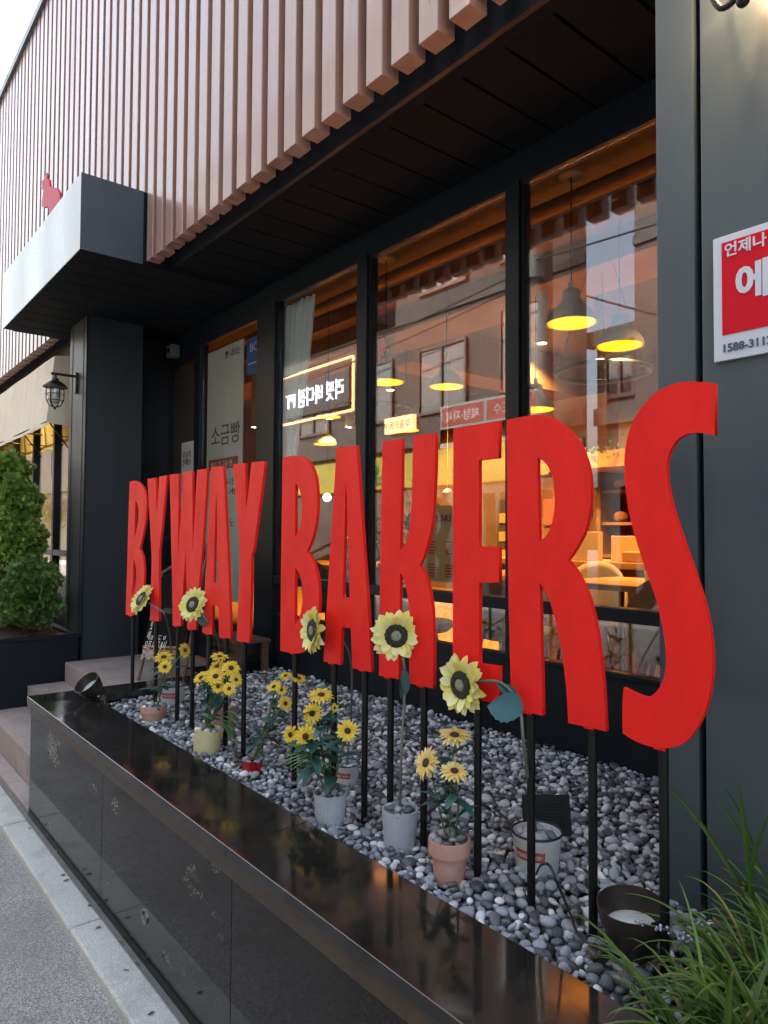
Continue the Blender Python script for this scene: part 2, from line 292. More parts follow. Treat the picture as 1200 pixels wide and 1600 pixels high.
# ------------------------------------------------------------------ mesh building
def wloc(o):
    v = Vector((0, 0, 0))
    while o: v += o.location; o = o.parent
    return v
def tag(o, label=None, cat=None, group=None, kind=None):
    if label: o['label'] = label
    if cat: o['category'] = cat
    if group: o['group'] = group
    if kind: o['kind'] = kind
    return o
def empty(name, loc, label=None, cat=None, group=None):
    o = bpy.data.objects.new(name, None); COL.objects.link(o); o.location = loc; o.empty_display_size = .05
    return tag(o, label, cat, group)
class MB:
    def __init__(s): s.v = []; s.f = []; s.m = []; s.c = []; s.cm = 0; s.cc = None
    def add(s, vs, fs, col=None):
        b = len(s.v); s.v += [tuple(p) for p in vs]; s.f += [tuple(i+b for i in f) for f in fs]; s.m += [s.cm]*len(fs)
        s.c += [col or s.cc or (1, 1, 1)]*len(vs)
        return s
    def box(s, x0, x1, y0, y1, z0, z1, mtx=None):
        vs = [Vector((x, y, z)) for x in (x0, x1) for y in (y0, y1) for z in (z0, z1)]
        if mtx: vs = [mtx @ p for p in vs]
        return s.add(vs, [(0, 1, 3, 2), (4, 6, 7, 5), (0, 4, 5, 1), (2, 3, 7, 6), (0, 2, 6, 4), (1, 5, 7, 3)])
    def tube(s, pts, r, n=10, cap=True, col=None):
        pts = [Vector(p) for p in pts]; k = len(pts)
        if not hasattr(r, '__len__'): r = [r]*k
        vs = []; up = None
        for i, p in enumerate(pts):
            t = (pts[min(i+1, k-1)]-pts[max(i-1, 0)]).normalized()
            if up is None:
                up = t.orthogonal().normalized()
            up = (up - t*up.dot(t))
            up = up.normalized() if up.length > 1e-6 else t.orthogonal().normalized()
            w = t.cross(up)
            for j in range(n):
                a = 2*math.pi*j/n; vs.append(p+(up*math.cos(a)+w*math.sin(a))*r[i])
        fs = [(i*n+j, i*n+(j+1) % n, (i+1)*n+(j+1) % n, (i+1)*n+j) for i in range(k-1) for j in range(n)]
        if cap: fs += [tuple(range(n))[::-1], tuple((k-1)*n+j for j in range(n))]
        return s.add(vs, fs, col)
    def lathe(s, prof, mtx=None, n=32, rib=0, ribn=0, twist=0, close=False):
        vs = []
        for (r, z) in prof:
            for j in range(n):
                a = 2*math.pi*j/n
                rr = r*(1+rib*math.cos(ribn*(a+twist*z))) if rib else r
                vs.append(Vector((rr*math.cos(a), rr*math.sin(a), z)))
        if mtx: vs = [mtx @ p for p in vs]
        k = len(prof)
        fs = [(i*n+j, i*n+(j+1) % n, (i+1)*n+(j+1) % n, (i+1)*n+j) for i in range(k-1) for j in range(n)]
        if close: fs += [tuple(range(n))[::-1], tuple((k-1)*n+j for j in range(n))]
        return s.add(vs, fs)
    def poly_prism(s, pts, ext):
        """pts: 3d polygon, ext: extrusion vector"""
        pts = [Vector(p) for p in pts]; n = len(pts); e = Vector(ext)
        return s.add(pts+[p+e for p in pts], [tuple(range(n))[::-1], tuple(range(n, 2*n))]+[(i, (i+1) % n, (i+1) % n+n, i+n) for i in range(n)])
    def sphere(s, c, r, n=12, sc=(1, 1, 1)):
        prof = []
        m = max(5, n//2)
        vs = []; c = Vector(c)
        for i in range(m+1):
            t = math.pi*i/m
            for j in range(n):
                a = 2*math.pi*j/n
                vs.append(c+Vector((r*math.sin(t)*math.cos(a)*sc[0], r*math.sin(t)*math.sin(a)*sc[1], r*math.cos(t)*sc[2])))
        fs = [(i*n+j, (i+1)*n+j, (i+1)*n+(j+1) % n, i*n+(j+1) % n) for i in range(m) for j in range(n)]
        return s.add(vs, fs)
    def build(s, name, m, parent=None, smooth=False, bevel=0, colors=False, loc=None, auto=None):
        me = bpy.data.meshes.new(name)
        off = wloc(parent) if parent else Vector(loc or (0, 0, 0))
        vs = np.array(s.v, float)-np.array(off)
        me.from_pydata(vs.tolist(), [], s.f)
        ms = m if isinstance(m, (list, tuple)) else [m]
        for k in ms: me.materials.append(k)
        if len(ms) > 1: me.polygons.foreach_set('material_index', s.m)
        bm = bmesh.new(); bm.from_mesh(me); bmesh.ops.recalc_face_normals(bm, faces=bm.faces)
        if smooth:
            for f in bm.faces: f.smooth = True
            if auto:
                for e in bm.edges:
                    if len(e.link_faces) == 2 and e.calc_face_angle(0) > math.radians(auto): e.smooth = False
        bm.to_mesh(me); bm.free()
        if colors:
            a = me.color_attributes.new('col', 'FLOAT_COLOR', 'POINT')
            c = np.ones((len(s.c), 4)); c[:, :3] = s.c; a.data.foreach_set('color', c.ravel())
        o = bpy.data.objects.new(name, me); COL.objects.link(o)
        if parent: o.parent = parent
        elif loc: o.location = loc
        if bevel:
            b = o.modifiers.new('bevel', 'BEVEL'); b.width = bevel; b.segments = 2; b.limit_method = 'ANGLE'; b.angle_limit = math.radians(40)
        return o
def rot_to(n, up=(0, 0, 1)):
    """matrix whose +Z points along n"""
    return Vector(n).normalized().to_track_quat('Z', 'Y').to_matrix().to_4x4()
def T(p): return Matrix.Translation(Vector(p))

def smooth_outline(pts, corner=38, sub=5):
    P = [Vector((a, b)) for a, b in pts]; n = len(P); isc = []
    for i in range(n):
        d1 = P[i]-P[i-1]; d2 = P[(i+1) % n]-P[i]
        isc.append(abs(math.degrees(d1.angle_signed(d2, 0))) > corner)
    out = []
    for i in range(n):
        p0, p1, p2, p3 = P[i-1], P[i], P[(i+1) % n], P[(i+2) % n]
        if isc[i]: p0 = p1*2-p2 if isc[(i+1) % n] else p1-(p2-p1)
        if isc[(i+1) % n]: p3 = p2*2-p1
        L1 = (p2-p1).length
        t1 = (p2-p0)*.5; t2 = (p3-p1)*.5
        if isc[i]: t1 = (p2-p1)
        if isc[(i+1) % n]: t2 = (p2-p1)
        if t1.length > 1e-9: t1 = t1.normalized()*min(t1.length, L1)
        if t2.length > 1e-9: t2 = t2.normalized()*min(t2.length, L1)
        if isc[i] and isc[(i+1) % n]: out.append(p1); continue
        for k in range(sub):
            t = k/sub; h = (2*t**3-3*t**2+1, t**3-2*t**2+t, -2*t**3+3*t**2, t**3-t**2)
            out.append(p1*h[0]+t1*h[1]+p2*h[2]+t2*h[3])
    return out
def plate(loops, y0, th, name, m, parent=None, bevel=0, mtx=None, loc=None):
    """solid plate in the XZ plane, front face at y0; loops: lists of (x, z), first is the outside"""
    cu = bpy.data.curves.new('tmp', 'CURVE'); cu.dimensions = '2D'; cu.fill_mode = 'BOTH'; cu.extrude = th/2
    if bevel: cu.bevel_depth = bevel; cu.bevel_resolution = 1; cu.offset = -bevel
    off = wloc(parent) if parent else Vector(loc or (0, 0, 0))
    for lp in loops:
        sp = cu.splines.new('POLY'); sp.points.add(len(lp)-1); sp.use_cyclic_u = True
        for p, q in zip(sp.points, lp): p.co = (q[0], q[1], 0, 1)
    o = bpy.data.objects.new('tmp', cu); COL.objects.link(o); bpy.context.view_layer.update()
    me = bpy.data.meshes.new_from_object(o.evaluated_get(bpy.context.evaluated_depsgraph_get()))
    bpy.data.objects.remove(o); me.name = name
    me.transform(Matrix(((1, 0, 0, -off.x), (0, 0, 1, y0+th/2-off.y), (0, 1, 0, -off.z), (0, 0, 0, 1))))
    me.flip_normals()
    me.materials.clear(); me.materials.append(m)
    r = bpy.data.objects.new(name, me); COL.objects.link(r)
    if parent: r.parent = parent
    elif loc: r.location = loc
    return r
def text(body, size, mtx, m, name='lettering', parent=None, th=.002, sx=1, align='LEFT', bold=0):
    """writing as real raised lettering; mtx maps text XY plane to the world"""
    cu = bpy.data.curves.new('tmp', 'FONT'); cu.body = body; cu.size = size; cu.extrude = th/2; cu.align_x = align; cu.offset = bold
    cu.resolution_u = 3
    o = bpy.data.objects.new('tmp', cu); COL.objects.link(o); bpy.context.view_layer.update()
    me = bpy.data.meshes.new_from_object(o.evaluated_get(bpy.context.evaluated_depsgraph_get()))
    bpy.data.objects.remove(o); me.name = name
    off = wloc(parent) if parent else Vector((0, 0, 0))
    me.transform(T(-off) @ mtx @ Matrix.Diagonal((sx, 1, 1, 1)))
    me.materials.clear(); me.materials.append(m)
    r = bpy.data.objects.new(name, me); COL.objects.link(r)
    if parent: r.parent = parent
    return r
def FACE_STREET(x, y, z): return T((x, y, z)) @ Matrix.Rotation(math.radians(90), 4, 'X')            # readable from the street
def FACE_US(x, y, z): return T((x, y, z)) @ Matrix.Rotation(math.pi, 4, 'Z') @ Matrix.Rotation(math.radians(90), 4, 'X')

# ================================================================== SETTING
b = MB(); b.box(-60, 30, -5.2, .775, -.6, .097)
tag(b.build('road', MT['asphalt']), kind='structure')
b = MB(); b.box(-60, 30, -6, -5.2, -.6, .20)
tag(b.build('pavement', MT['kerb']), kind='structure')
b = MB()
b.box(-120, 60, -60, -6, -.62, -.02); b.box(-120, 60, 8, 60, -.62, -.02)
b.box(-120, -60, -6, 8, -.62, -.02); b.box(30, 60, -6, 8, -.62, -.02)
tag(b.build('ground', MT['asphalt']), kind='structure')
# kerb stones
b = MB(); xs = [-14, -12.6, -11.1, -9.6, -8.2, -6.8, -5.4, -4.15, -3.72, -2.62, -1.55, -.5, .6, 1.7, 2.8]
for i in range(len(xs)-1):
    b.box(xs[i]+.003, xs[i+1]-.003, .735, .845, -.1, .130+.0015*(i % 2))
tag(b.build('kerb', MT['kerb'], bevel=.008), kind='structure')
b = MB(); b.box(-14, 2.8, .846, .868, -.1, .122)
tag(b.build('kerb_joint', mat('mortar_joint', (.14, .14, .13), .9, col2=(.2, .2, .19), vscale=20), None), kind='structure')
# pink granite forecourt left of the planter, in two levels
b = MB()
xs = [-14, -12.8, -11.6, -10.4, -9.2, -8, -6.8, -6.1, -5.3, -4.6, -3.82]
for i in range(len(xs)-1):
    b.box(xs[i]+.0015, xs[i+1]-.0015, .8695, .953, -.1, .142)
    b.box(xs[i]+.0015, xs[i+1]-.0015, .955, 1.198, -.1, .30)
tag(b.build('forecourt_paving', MT['pink'], bevel=.003), kind='structure')
# entrance steps
b = MB()
b.box(-5.36, -3.82, 1.2, 1.439, .0, .445); b.box(-5.36, -4.0, 1.441, 2.27, .0, .58)
b.box(-4.0, -3.82, 1.441, 1.74, .0, .58)
tag(b.build('entrance_steps', MT['pink'], bevel=.004), kind='structure')

# ---------------------------------------------------------------- granite planter
pl = empty('granite_planter', (-2, 1, 0), 'long low planter clad in polished black granite, filled with pebbles', 'planter')
b = MB(); xs = [-3.79, -2.70, -1.675, -.62, .5, 1.6]
for i in range(len(xs)-1): b.box(xs[i]+.0012, xs[i+1]-.0012, .866, .90, .0, .672)
b.box(-3.785, -3.76, .90, 1.74, 0, .672)
b.build('front_slab', MT['granitef'], pl, bevel=.0015)
b = MB()
for i in range(len(xs)-1): b.box(xs[i]+(.001 if i else -.006), xs[i+1]-.001, .848, 1.097, .672, .702)
b.poly_prism([(-3.796, 1.099, .672), (-3.56, 1.099, .672), (-3.60, 1.44, .672), (-3.72, 1.75, .672), (-3.796, 1.75, .672)], (0, 0, .030))
b.box(-4.02, -3.93, 1.76, 2.268, .585, .702); b.box(-3.925, -3.72, 1.755, 1.78, .585, .70)
b.build('coping', MT['granite'], pl, bevel=.0018)
b = MB(); b.box(-3.78, 1.6, .8615, .8655, .618, .662); b.build('under_lip_strip', MT['rust'], pl)  # thin brown strip along the front, just below the coping
b = MB(); b.box(-3.755, 1.6, .905, 2.33, .0, .62); b.build('bed', MT['soil'], pl)
dr = PY(227, 1432, .866)
b = MB(); R = T(dr) @ Matrix.Rotation(math.radians(90), 4, 'X')
b.lathe([(.0, -.02), (.019, -.02), (.019, .004), (.023, .005), (.023, -.001)], R, 24); b.build('drain_pipe', MT['steel'], pl, smooth=True, auto=40)

# ================================================================== BAKERY BUILDING
bl = empty('bakery_building', (-3, 3, 0), 'dark panelled bakery with terracotta slats above tall shop windows', 'building')
ZS = 3.124; YF = 1.69
b = MB(); b.box(-16, 1.2, YF, 2.05, ZS+.012, 6.15); b.box(-16, 1.2, 2.051, 9.5, 4.11, 6.15); b.build('upper_wall', MT['fascia'], bl)
b = MB(); b.box(-16, 1.2, 1.48, 9.5, 6.16, 6.24); b.build('roof_edge', MT['paint'], bl)
b = MB(); b.box(-16, 1.2, YF-.004, YF+.02, ZS-.0, ZS+.5); b.build('fascia', MT['fascia'], bl, bevel=.002)
# soffit planks with open grooves
b = MB(); b.box(-13, -.4, YF+.021, 2.36, ZS+.010, ZS+.0115); b.build('soffit_backing', MT['gap'], bl)
b = MB(); b.box(-13, -.4, YF+.021, 1.762, ZS-.001, ZS+.009); b.box(-13, -.4, 2.295, 2.36, ZS-.001, ZS+.009)
x = -.745; g = []
while x > -13:
    b.box(x-.192, x-.004, 1.7622, 2.2948, ZS, ZS+.009); x -= .2
b.build('soffit', MT['soffit'], bl, bevel=.001)
# slats: each a hollow fin hung in front of the wall
b = MB(); x = -1.548+.141*17; i = 0; slats = []
while x > -15.8:
    z0 = 3.1
    if -6.19 < x < -4.15: z0 = 3.537
    b.box(x, x+.090+.001*math.sin(i*7), 1.508, 1.585, z0+.002*math.sin(i*3.1), 6.16-.003); x -= .141; i += 1
sl_ = b.build('slat_cladding', MT['slat'], bl, bevel=.0025)
b = MB()
for z in (3.5, 4.6, 5.7): b.box(-15.8, .9, 1.586, YF-.005, z, z+.04)
b.build('slat_rail', MT['paint_dark'], bl)
# entrance canopy
cn = MB(); cn.box(-6.165, -4.14, 1.152, 2.29, 3.106, 3.534); 
c1 = MB(); c1.box(-6.168, -4.1405, 1.148, 1.1515, 3.098, 3.536); c1.build('canopy_face', MT['canopy'], bl)
c1 = MB(); c1.box(-4.1395, -4.136, 1.148, 1.505, 3.098, 3.536); c1.build('canopy_end', MT['canopy_side'], bl)
cn.build('canopy', MT['soffit'], bl)
b = MB(); b.box(-6.16, -4.145, 1.152, 1.225, 3.096, 3.1055); b.box(-6.16, -4.145, 2.1, 2.26, 3.096, 3.1055)
x = -4.145
for k in range(10):
    w = .175 if k == 0 else .196; b.box(x-w, x, 1.2255, 2.0995, 3.0965, 3.1055); x -= w+.011
b.build('canopy_soffit', MT['soffit'], bl, bevel=.001)
# entrance pillar
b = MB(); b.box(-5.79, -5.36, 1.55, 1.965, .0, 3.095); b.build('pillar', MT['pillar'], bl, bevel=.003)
b = MB(); b.box(-5.362, -5.354, 1.546, 1.556, .58, 3.09); b.box(-5.44, -5.433, 1.547, 1.5495, .1, 3.09); b.box(-5.72, -5.713, 1.547, 1.5495, .1, 3.09)
b.build('pillar_trim', MT['paint_dark'], bl)
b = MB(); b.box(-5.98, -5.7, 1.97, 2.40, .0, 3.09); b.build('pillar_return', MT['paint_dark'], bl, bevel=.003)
# right wall with the groove
b = MB(); b.box(-.885, -.792, 1.553, 1.60, .3, 6.0); b.box(-.885, -.84, 1.60, 2.5, .3, 3.12); b.box(-.776, 1.6, 1.553, 1.60, .3, 6.0)
b.build('right_wall', MT['paint'], bl, bevel=.0025)
b = MB(); b.box(-.80, -.76, 1.585, 1.598, .3, 6.0); b.build('wall_groove', MT['gap'], bl)
# window band
YW = 2.3
b = MB(); b.box(-4.02, -.80, YW-.012, YW+.05, .55, .985); b.build('wall_base', MT['paint_dark'], bl, bevel=.002)
b = MB(); b.box(-6.0, -.80, YW-.01, YW+.07, 2.995, ZS-.002); b.build('window_header', MT['paint_dark'], bl, bevel=.002)
b = MB(); b.box(-4.12, -3.905, YW-.03, YW+.012, .55, 2.994); b.build('window_post', MT['paint_dark'], bl, bevel=.003)
b = MB(); b.box(-4.1, -3.91, 2.10, 2.27, .585, .715); b.build('post_foot', MT['paint_dark'], bl, bevel=.004)
edges = [(-3.905, -3.035), (-2.95, -1.985), (-1.912, -.845)]
for k, (a0, a1) in enumerate(edges):
    f = MB()
    if k < 2: f.box(a1, edges[k+1][0], YW-.03, YW+.05, .986, 2.994)
    f.box(a0, a1, YW-.024, YW+.045, 1.188, 1.238); f.box(a0, a1, YW-.018, YW+.03, .9855, 1.003)
    f.box(a0, a1, YW-.016, YW+.03, 2.975, 2.9945)
    f.box(a0, a0+.012, YW-.012, YW+.03, 1.0035, 2.9745)
    f.box(a1-.012, a1, YW-.012, YW+.03, 1.0035, 2.9745)
    win = f.build('window', MT['paint_dark'], bl, bevel=.002)
    p = MB(); p.box(a0+.013, a1-.013, YW+.005, YW+.011, 1.2395, 2.9742); p.box(a0+.013, a1-.013, YW+.005, YW+.011, 1.0042, 1.1875)
    p.build('pane', MT['glass'], win)
# door: left leaf and fixed side light with a shared frame
f = MB()
for x0, x1 in ((-5.90, -5.83), (-5.125, -5.03), (-4.155, -4.121)): f.box(x0, x1, YW-.02, YW+.05, .585, 2.994)
f.box(-5.829, -5.126, YW-.012, YW+.03, 2.86, 2.994); f.box(-5.029, -4.156, YW-.012, YW+.03, 2.93, 2.994)
f.box(-5.829, -5.126, YW-.012, YW+.03, .585, .95); f.box(-5.029, -4.156, YW-.012, YW+.03, .585, .88)
dr_ = f.build('entrance_door', MT['paint_dark'], bl, bevel=.003)
b = MB(); b.box(-5.828, -5.127, YW+.005, YW+.011, .951, 2.859); b.box(-5.028, -4.157, YW+.005, YW+.011, .881, 2.929); b.build('pane', MT['glass'], dr_)
b = MB(); b.tube([(-5.16, YW-.055, 1.25), (-5.16, YW-.055, 1.95)], .012); b.tube([(-5.16, YW-.055, 1.32), (-5.16, YW-.01, 1.32)], .008); b.tube([(-5.16, YW-.055, 1.88), (-5.16, YW-.01, 1.88)], .008)
b.build('handle', MT['black'], dr_, smooth=True, auto=40)
b = MB(); b.box(-5.83, -5.126, YW+.06, YW+.066, .95, 2.86); b.build('door_blind', mat('brown_door_blind', (.12, .085, .06), .6, col2=(.14, .10, .07), vscale=2), dr_)
# left shop windows behind the hedge
f = MB(); YL = 1.70
f.box(-10, -5.80, YL-.01, YL+.05, .0, 1.12); f.box(-10, -5.80, YL-.02, YL+.05, 2.95, 3.09)
f.box(-10, -5.8, YL-.02, YL+.04, 1.30, 1.35)
for x in (-9.2, -8.35, -7.5, -6.75, -6.05): f.box(x, x+.05, YL-.022, YL+.05, 1.12, 2.95)
win = f.build('window', MT['paint_dark'], bl, bevel=.002)
b = MB(); b.box(-10, -5.8, YL+.008, YL+.014, 1.13, 2.949); b.build('pane', MT['glass'], win)
# interior shell
b = MB(); b.box(-13, .6, 2.39, 9.4, .35, .5); b.build('cafe_floor', MT['floor'], bl)
b = MB(); b.box(-13, .6, 2.06, 9.4, 4.02, 4.1); b.build('cafe_ceiling', MT['ceil'], bl)
b = MB(); b.box(-13, .6, 9.3, 9.4, .5, 4.02); b.box(.5, .6, 2.4, 9.3, .5, 4.02); b.box(-13, -12.9, 2.4, 9.3, .5, 4.02)
b.build('cafe_wall', MT['cwall'], bl)
b = MB(); b.box(-12.9, .5, 2.42, 2.47, ZS+.02, 4.01); b.build('window_lintel', MT['ceil'], bl)
b = MB(); b.box(-12.9, .5, 4.75, 5.35, 3.62, 4.015); b.box(-12.9, .5, 4.55, 4.749, 3.86, 4.015); b.box(-6.6, -6.1, 5.36, 9.2, 3.5, 4.015); b.build('bulkhead', MT['bulk'], bl, bevel=.01)
b = MB(); b.tube([(-12.5, 4.1, 3.86), (.4, 4.1, 3.86)], .055, 16); b.build('ceiling_pipe', MT['bulk'], bl, smooth=True)


# ================================================================== CAFE INSIDE (seen through the windows)
def pendant(x, y, zb, r, label):
    t = empty('pendant_lamp', (x, y, zb), label, 'pendant lamp', 'grey pendant lamps hanging in the cafe')
    b = MB(); b.lathe([(0, 4.02), (.085, 4.02), (.085, 3.975), (.075, 3.965), (0, 3.965)], T((x, y, 0)), 28); b.build('ceiling_rose', MT['lshade'], t, smooth=True, auto=40)
    h = r*1.35
    b = MB(); b.tube([(x, y, 3.97), (x, y, zb+h)], .005, 8); b.build('cord', MT['black'], t, smooth=True)
    b = MB(); b.lathe([(.02, zb+h+.05), (.02, zb+h)], T((x, y, 0)), 16, close=True); b.build('fitting', MT['brass'], t, smooth=True, auto=40)
    pr = [(.012, 1.35), (.30, 1.33), (.34, 1.25), (.36, 1.0), (.40, .85), (.60, .66), (.82, .45), (.95, .25), (1.0, .0), (.965, .0), (.9, .25), (.5, .7), (.01, .95)]
    b = MB(); b.lathe([(p*r, zb+q*r) for p, q in pr], T((x, y, 0)), 40); b.build('shade', MT['lshade'], t, smooth=True, auto=50)
    b = MB()
    b.lathe([(0, zb+.03*r), (.9*r, zb+.03*r), (.9*r, zb+.06*r), (0, zb+.06*r)], T((x, y, 0)), 36)
    for q in (.25, .45, .65, .85): b.lathe([(q*r, zb+.028*r), (q*r, zb+.0*r), (q*r+.006, zb+.0*r), (q*r+.006, zb+.028*r)], T((x, y, 0)), 36)
    b.build('diffuser', MT['glow'], t, smooth=True, auto=30)
    return t
pendant(-2.93, 4.62, 2.90, .175, 'grey pendant with deep dome, biggest one behind the rightmost window')
pendant(-4.80, 4.66, 2.90, .17, 'grey bell pendant on a long cord, hanging centred in the middle window')
pendant(-4.88, 3.98, 2.86, .17, 'grey pendant close to the left mullion of the middle window')
pendant(-7.25, 5.00, 2.96, .16, 'grey pendant under the lit street sign reflection in the left window')
pendant(-7.62, 5.20, 2.67, .16, 'low grey pendant just above the gap between the second letter B and the letter A')
pendant(-6.10, 5.28, 2.69, .16, 'low grey pendant above the letter K')
pendant(-3.99, 4.97, 2.61, .17, 'low grey pendant just above the letter R')
pendant(-2.92, 4.02, 2.95, .175, 'wide grey pendant tucked behind the biggest dome pendant')
pendant(-8.9, 4.4, 2.8, .16, 'grey pendant seen through the entrance side light')
# downlights: real lamps in the cafe ceiling
for k, (u, v, d) in enumerate([(847, 537, 6.2), (938, 562, 6.4), (398, 668, 9.0), (545, 668, 9.0), (515, 655, 9.4), (610, 610, 7.6)]):
    p = PD(u, v, d); zc = 3.40
    t = MB(); t.lathe([(0, 4.02), (.05, 4.02), (.05, p.z+.01), (.045, p.z), (.038, p.z+.012), (0, p.z+.012)], T((p.x, p.y, 0)), 20)
    can = t.build('downlight', MT['lshade'], smooth=True, auto=40)
    tag(can, ['cylinder downlight left of the domed pendants in the right window', 'cylinder downlight below the biggest dome pendant', 'cylinder downlight seen through the entrance side light',
              'cylinder downlight in the left window, nearer the mullion', 'cylinder downlight in the left window, nearer the curtain', 'cylinder downlight beside the left mullion in the middle window'][k], 'ceiling lamp', 'cylinder downlights in the cafe')
    b = MB(); b.lathe([(0, p.z+.010), (.037, p.z+.010), (.037, p.z+.004), (0, p.z+.004)], T((p.x, p.y, 0)), 18); b.build('lens', MT['dglow'], can)
for x, y, z, e in [(q.location.x, q.location.y, q.location.z-.012, 85) for q in list(COL.objects) if q.name.startswith('pendant_lamp')]+[(-1.6, 4.3, 3.9, 190), (-3.4, 6.9, 3.9, 260), (-6.0, 7.2, 3.9, 260), (-8.9, 7.6, 3.9, 260), (-10.9, 5.5, 3.9, 200), (-4.6, 5.9, 3.9, 160), (-2.2, 5.6, 3.9, 160)]:  # one spot under each pendant; the ceiling ones are added fill without fixtures
    l = bpy.data.lights.new('pendant_and_fill_spot', 'SPOT'); l.energy = e; l.color = (1, .50, .14); l.spot_size = math.radians(108); l.spot_blend = .6; l.shadow_soft_size = .06
    o = bpy.data.objects.new('pendant_and_fill_spot', l); COL.objects.link(o); o.location = (x, y, z); o.rotation_euler = (math.radians(22), 0, 0)
# black ring chandeliers
def ring(u, v, dep, r, label):
    p = PD(u, v, dep); b = MB(); n = 40
    pts = [(p.x+r*math.cos(2*math.pi*i/n), p.y+r*math.sin(2*math.pi*i/n), p.z) for i in range(n+1)]
    t = empty('ring_chandelier', p, label, 'chandelier', 'black ring chandeliers in the cafe')
    b.tube(pts, .022, 8); b.build('ring', MT['cable'], t, smooth=True)
    b = MB()
    for k in range(3):
        a = k*2.094; b.tube([(p.x+r*math.cos(a), p.y+r*math.sin(a), p.z), (p.x, p.y, min(4.0, p.z+1.2))], .003, 5)
    b.build('suspension_wire', MT['black'], t)
ring(940, 582, 5.6, .36, 'black ring chandelier behind the right window')
ring(585, 640, 7.5, .42, 'black ring chandelier behind the middle window')
# globe lamps
for u, v, lb in ((511, 777, 'white globe lamp between the second letter B and the letter A'), (581, 775, 'white globe lamp just left of the letter K')):
    p = PD(u, v, 7.5); t = empty('globe_lamp', p, lb, 'globe lamp', 'white globe lamps in the cafe')
    b = MB(); b.sphere(p, .048, 18); b.build('globe', mat('opal_globe', (.8, .8, .75), .4, emit=.5, emcol=(1, .9, .7)), t, smooth=True)
    b = MB(); b.tube([(p.x, p.y, p.z+.048), (p.x, p.y, 4.0)], .003, 5); b.build('cord', MT['black'], t)
p = PD(699, 770, 7.2); t = empty('mushroom_lamp', p, 'small white umbrella-shaped lamp between the letters K and E', 'lamp')
b = MB(); b.lathe([(0, .045), (.03, .035), (.055, 0), (.05, 0), (.0, .03)], T(p), 20); b.build('shade', MT['white'], t, smooth=True)
b = MB(); b.tube([(p.x, p.y, p.z+.04), (p.x, p.y, 4.0)], .003, 5); b.tube([(p.x, p.y, p.z), (p.x, p.y, p.z-.07)], .008, 6); b.build('stem', MT['brass'], t)

# curtain
b = MB(); nu, nv = 70, 36; vs = []
prof_ = [(2.97, -3.60), (2.6, -3.66), (2.2, -3.76), (1.8, -3.86), (1.5, -3.925), (1.42, -3.935), (1.3, -3.90), (1.0, -3.875)]
for j in range(nv+1):
    z = 2.97-(2.97-1.0)*j/nv; tt = (2.97-z)/1.97; x1 = prof_[-1][1]
    for (za, xa), (zb2, xb) in zip(prof_, prof_[1:]):
        if za >= z >= zb2: x1 = xa+(xb-xa)*(za-z)/(za-zb2); break
    x0_ = -4.05
    for i in range(nu+1):
        s = i/nu; x = x0_+(x1-x0_)*s
        vs.append((x, 2.375+(.018*math.sin(s*50+math.sin(tt*3)*.6)+.008*math.sin(s*13+1))*(1-.3*tt), z))
b.add(vs, [(j*(nu+1)+i, j*(nu+1)+i+1, (j+1)*(nu+1)+i+1, (j+1)*(nu+1)+i) for j in range(nv) for i in range(nu)])
c = b.build('curtain', MT['curtain'], smooth=True); md = c.modifiers.new('s', 'SOLIDIFY'); md.thickness = .003
tag(c, 'white sheer curtain gathered at the left edge of the left window', 'curtain')
# blinds: slim brown board strip beside the curtain
# tables, chairs
def table(x, y, w, d, z, lb, cat='table', nm='cafe_table'):
    t = empty(nm, (x, y, .5), lb, cat, 'wooden cafe tables')
    b = MB(); b.box(x-w/2, x+w/2, y-d/2, y+d/2, z-.035, z); b.build('table_top', MT['wood'], t, bevel=.006)
    for sx in (-1, 1):
        for sy in (-1, 1):
            b = MB(); b.tube([(x+sx*(w/2-.08), y+sy*(d/2-.08), z-.036), (x+sx*(w/2-.04), y+sy*(d/2-.04), .5)], [.02, .013], 8); b.build('leg', MT['black'], t, smooth=True)
    return t
def chair(x, y, rz, lb, m, grp='shell chairs in the cafe'):
    t = empty('cafe_chair', (0, 0, 0), lb, 'chair', grp)
    b = MB(); n = 20; prof = []
    # one moulded shell: seat curving into a wrap-around back
    vs = []; rows = 9
    for i in range(rows):
        s = i/(rows-1)
        for j in range(n+1):
            a = math.pi*(j/n); cx, cy = math.cos(a), math.sin(a)
            hgt = .43 + s*(.36*max(0, cy)**.7)+.03*s
            r = .23-.015*(1-s)
            vs.append((cx*r*(1+.02*s), cy*r*(.9+.1*s), hgt))
    b.add(vs, [(i*(n+1)+j, i*(n+1)+j+1, (i+1)*(n+1)+j+1, (i+1)*(n+1)+j) for i in range(rows-1) for j in range(n)])
    o = b.build('backrest', m, t, smooth=True); md = o.modifiers.new('s', 'SOLIDIFY'); md.thickness = .02; md.offset = 0
    b = MB(); b.lathe([(0, .40), (.19, .40), (.225, .43), (.22, .46), (.0, .455)], T((0, -.02, 0)), 28); b.build('seat', MT['greyc'], t, smooth=True, auto=50)
    for sx, sy in ((-1, -1), (1, -1), (-1, 1), (1, 1)):
        b = MB(); b.tube([(sx*.13, sy*.12, .405), (sx*.21, sy*.19, 0)], [.014, .009], 8); b.build('leg', MT['black'], t, smooth=True)
    t.location = (x, y, .5); t.rotation_euler = (0, 0, rz); return t
def at(u, v, z): p = PZ(u, v, z); return p.x, p.y
table(-2.25, 3.75, .75, .7, 1.235, 'wooden table behind the leg of the letter R')
table(-3.55, 3.75, .8, .8, 1.235, 'wooden table behind the letters K and E')
table(-5.3, 3.9, 1.3, .8, 1.235, 'long wooden table behind the second letter B and the letter A')
chair(-1.75, 3.25, math.radians(200), 'beige shell chair right of the letter R', MT['olive'])
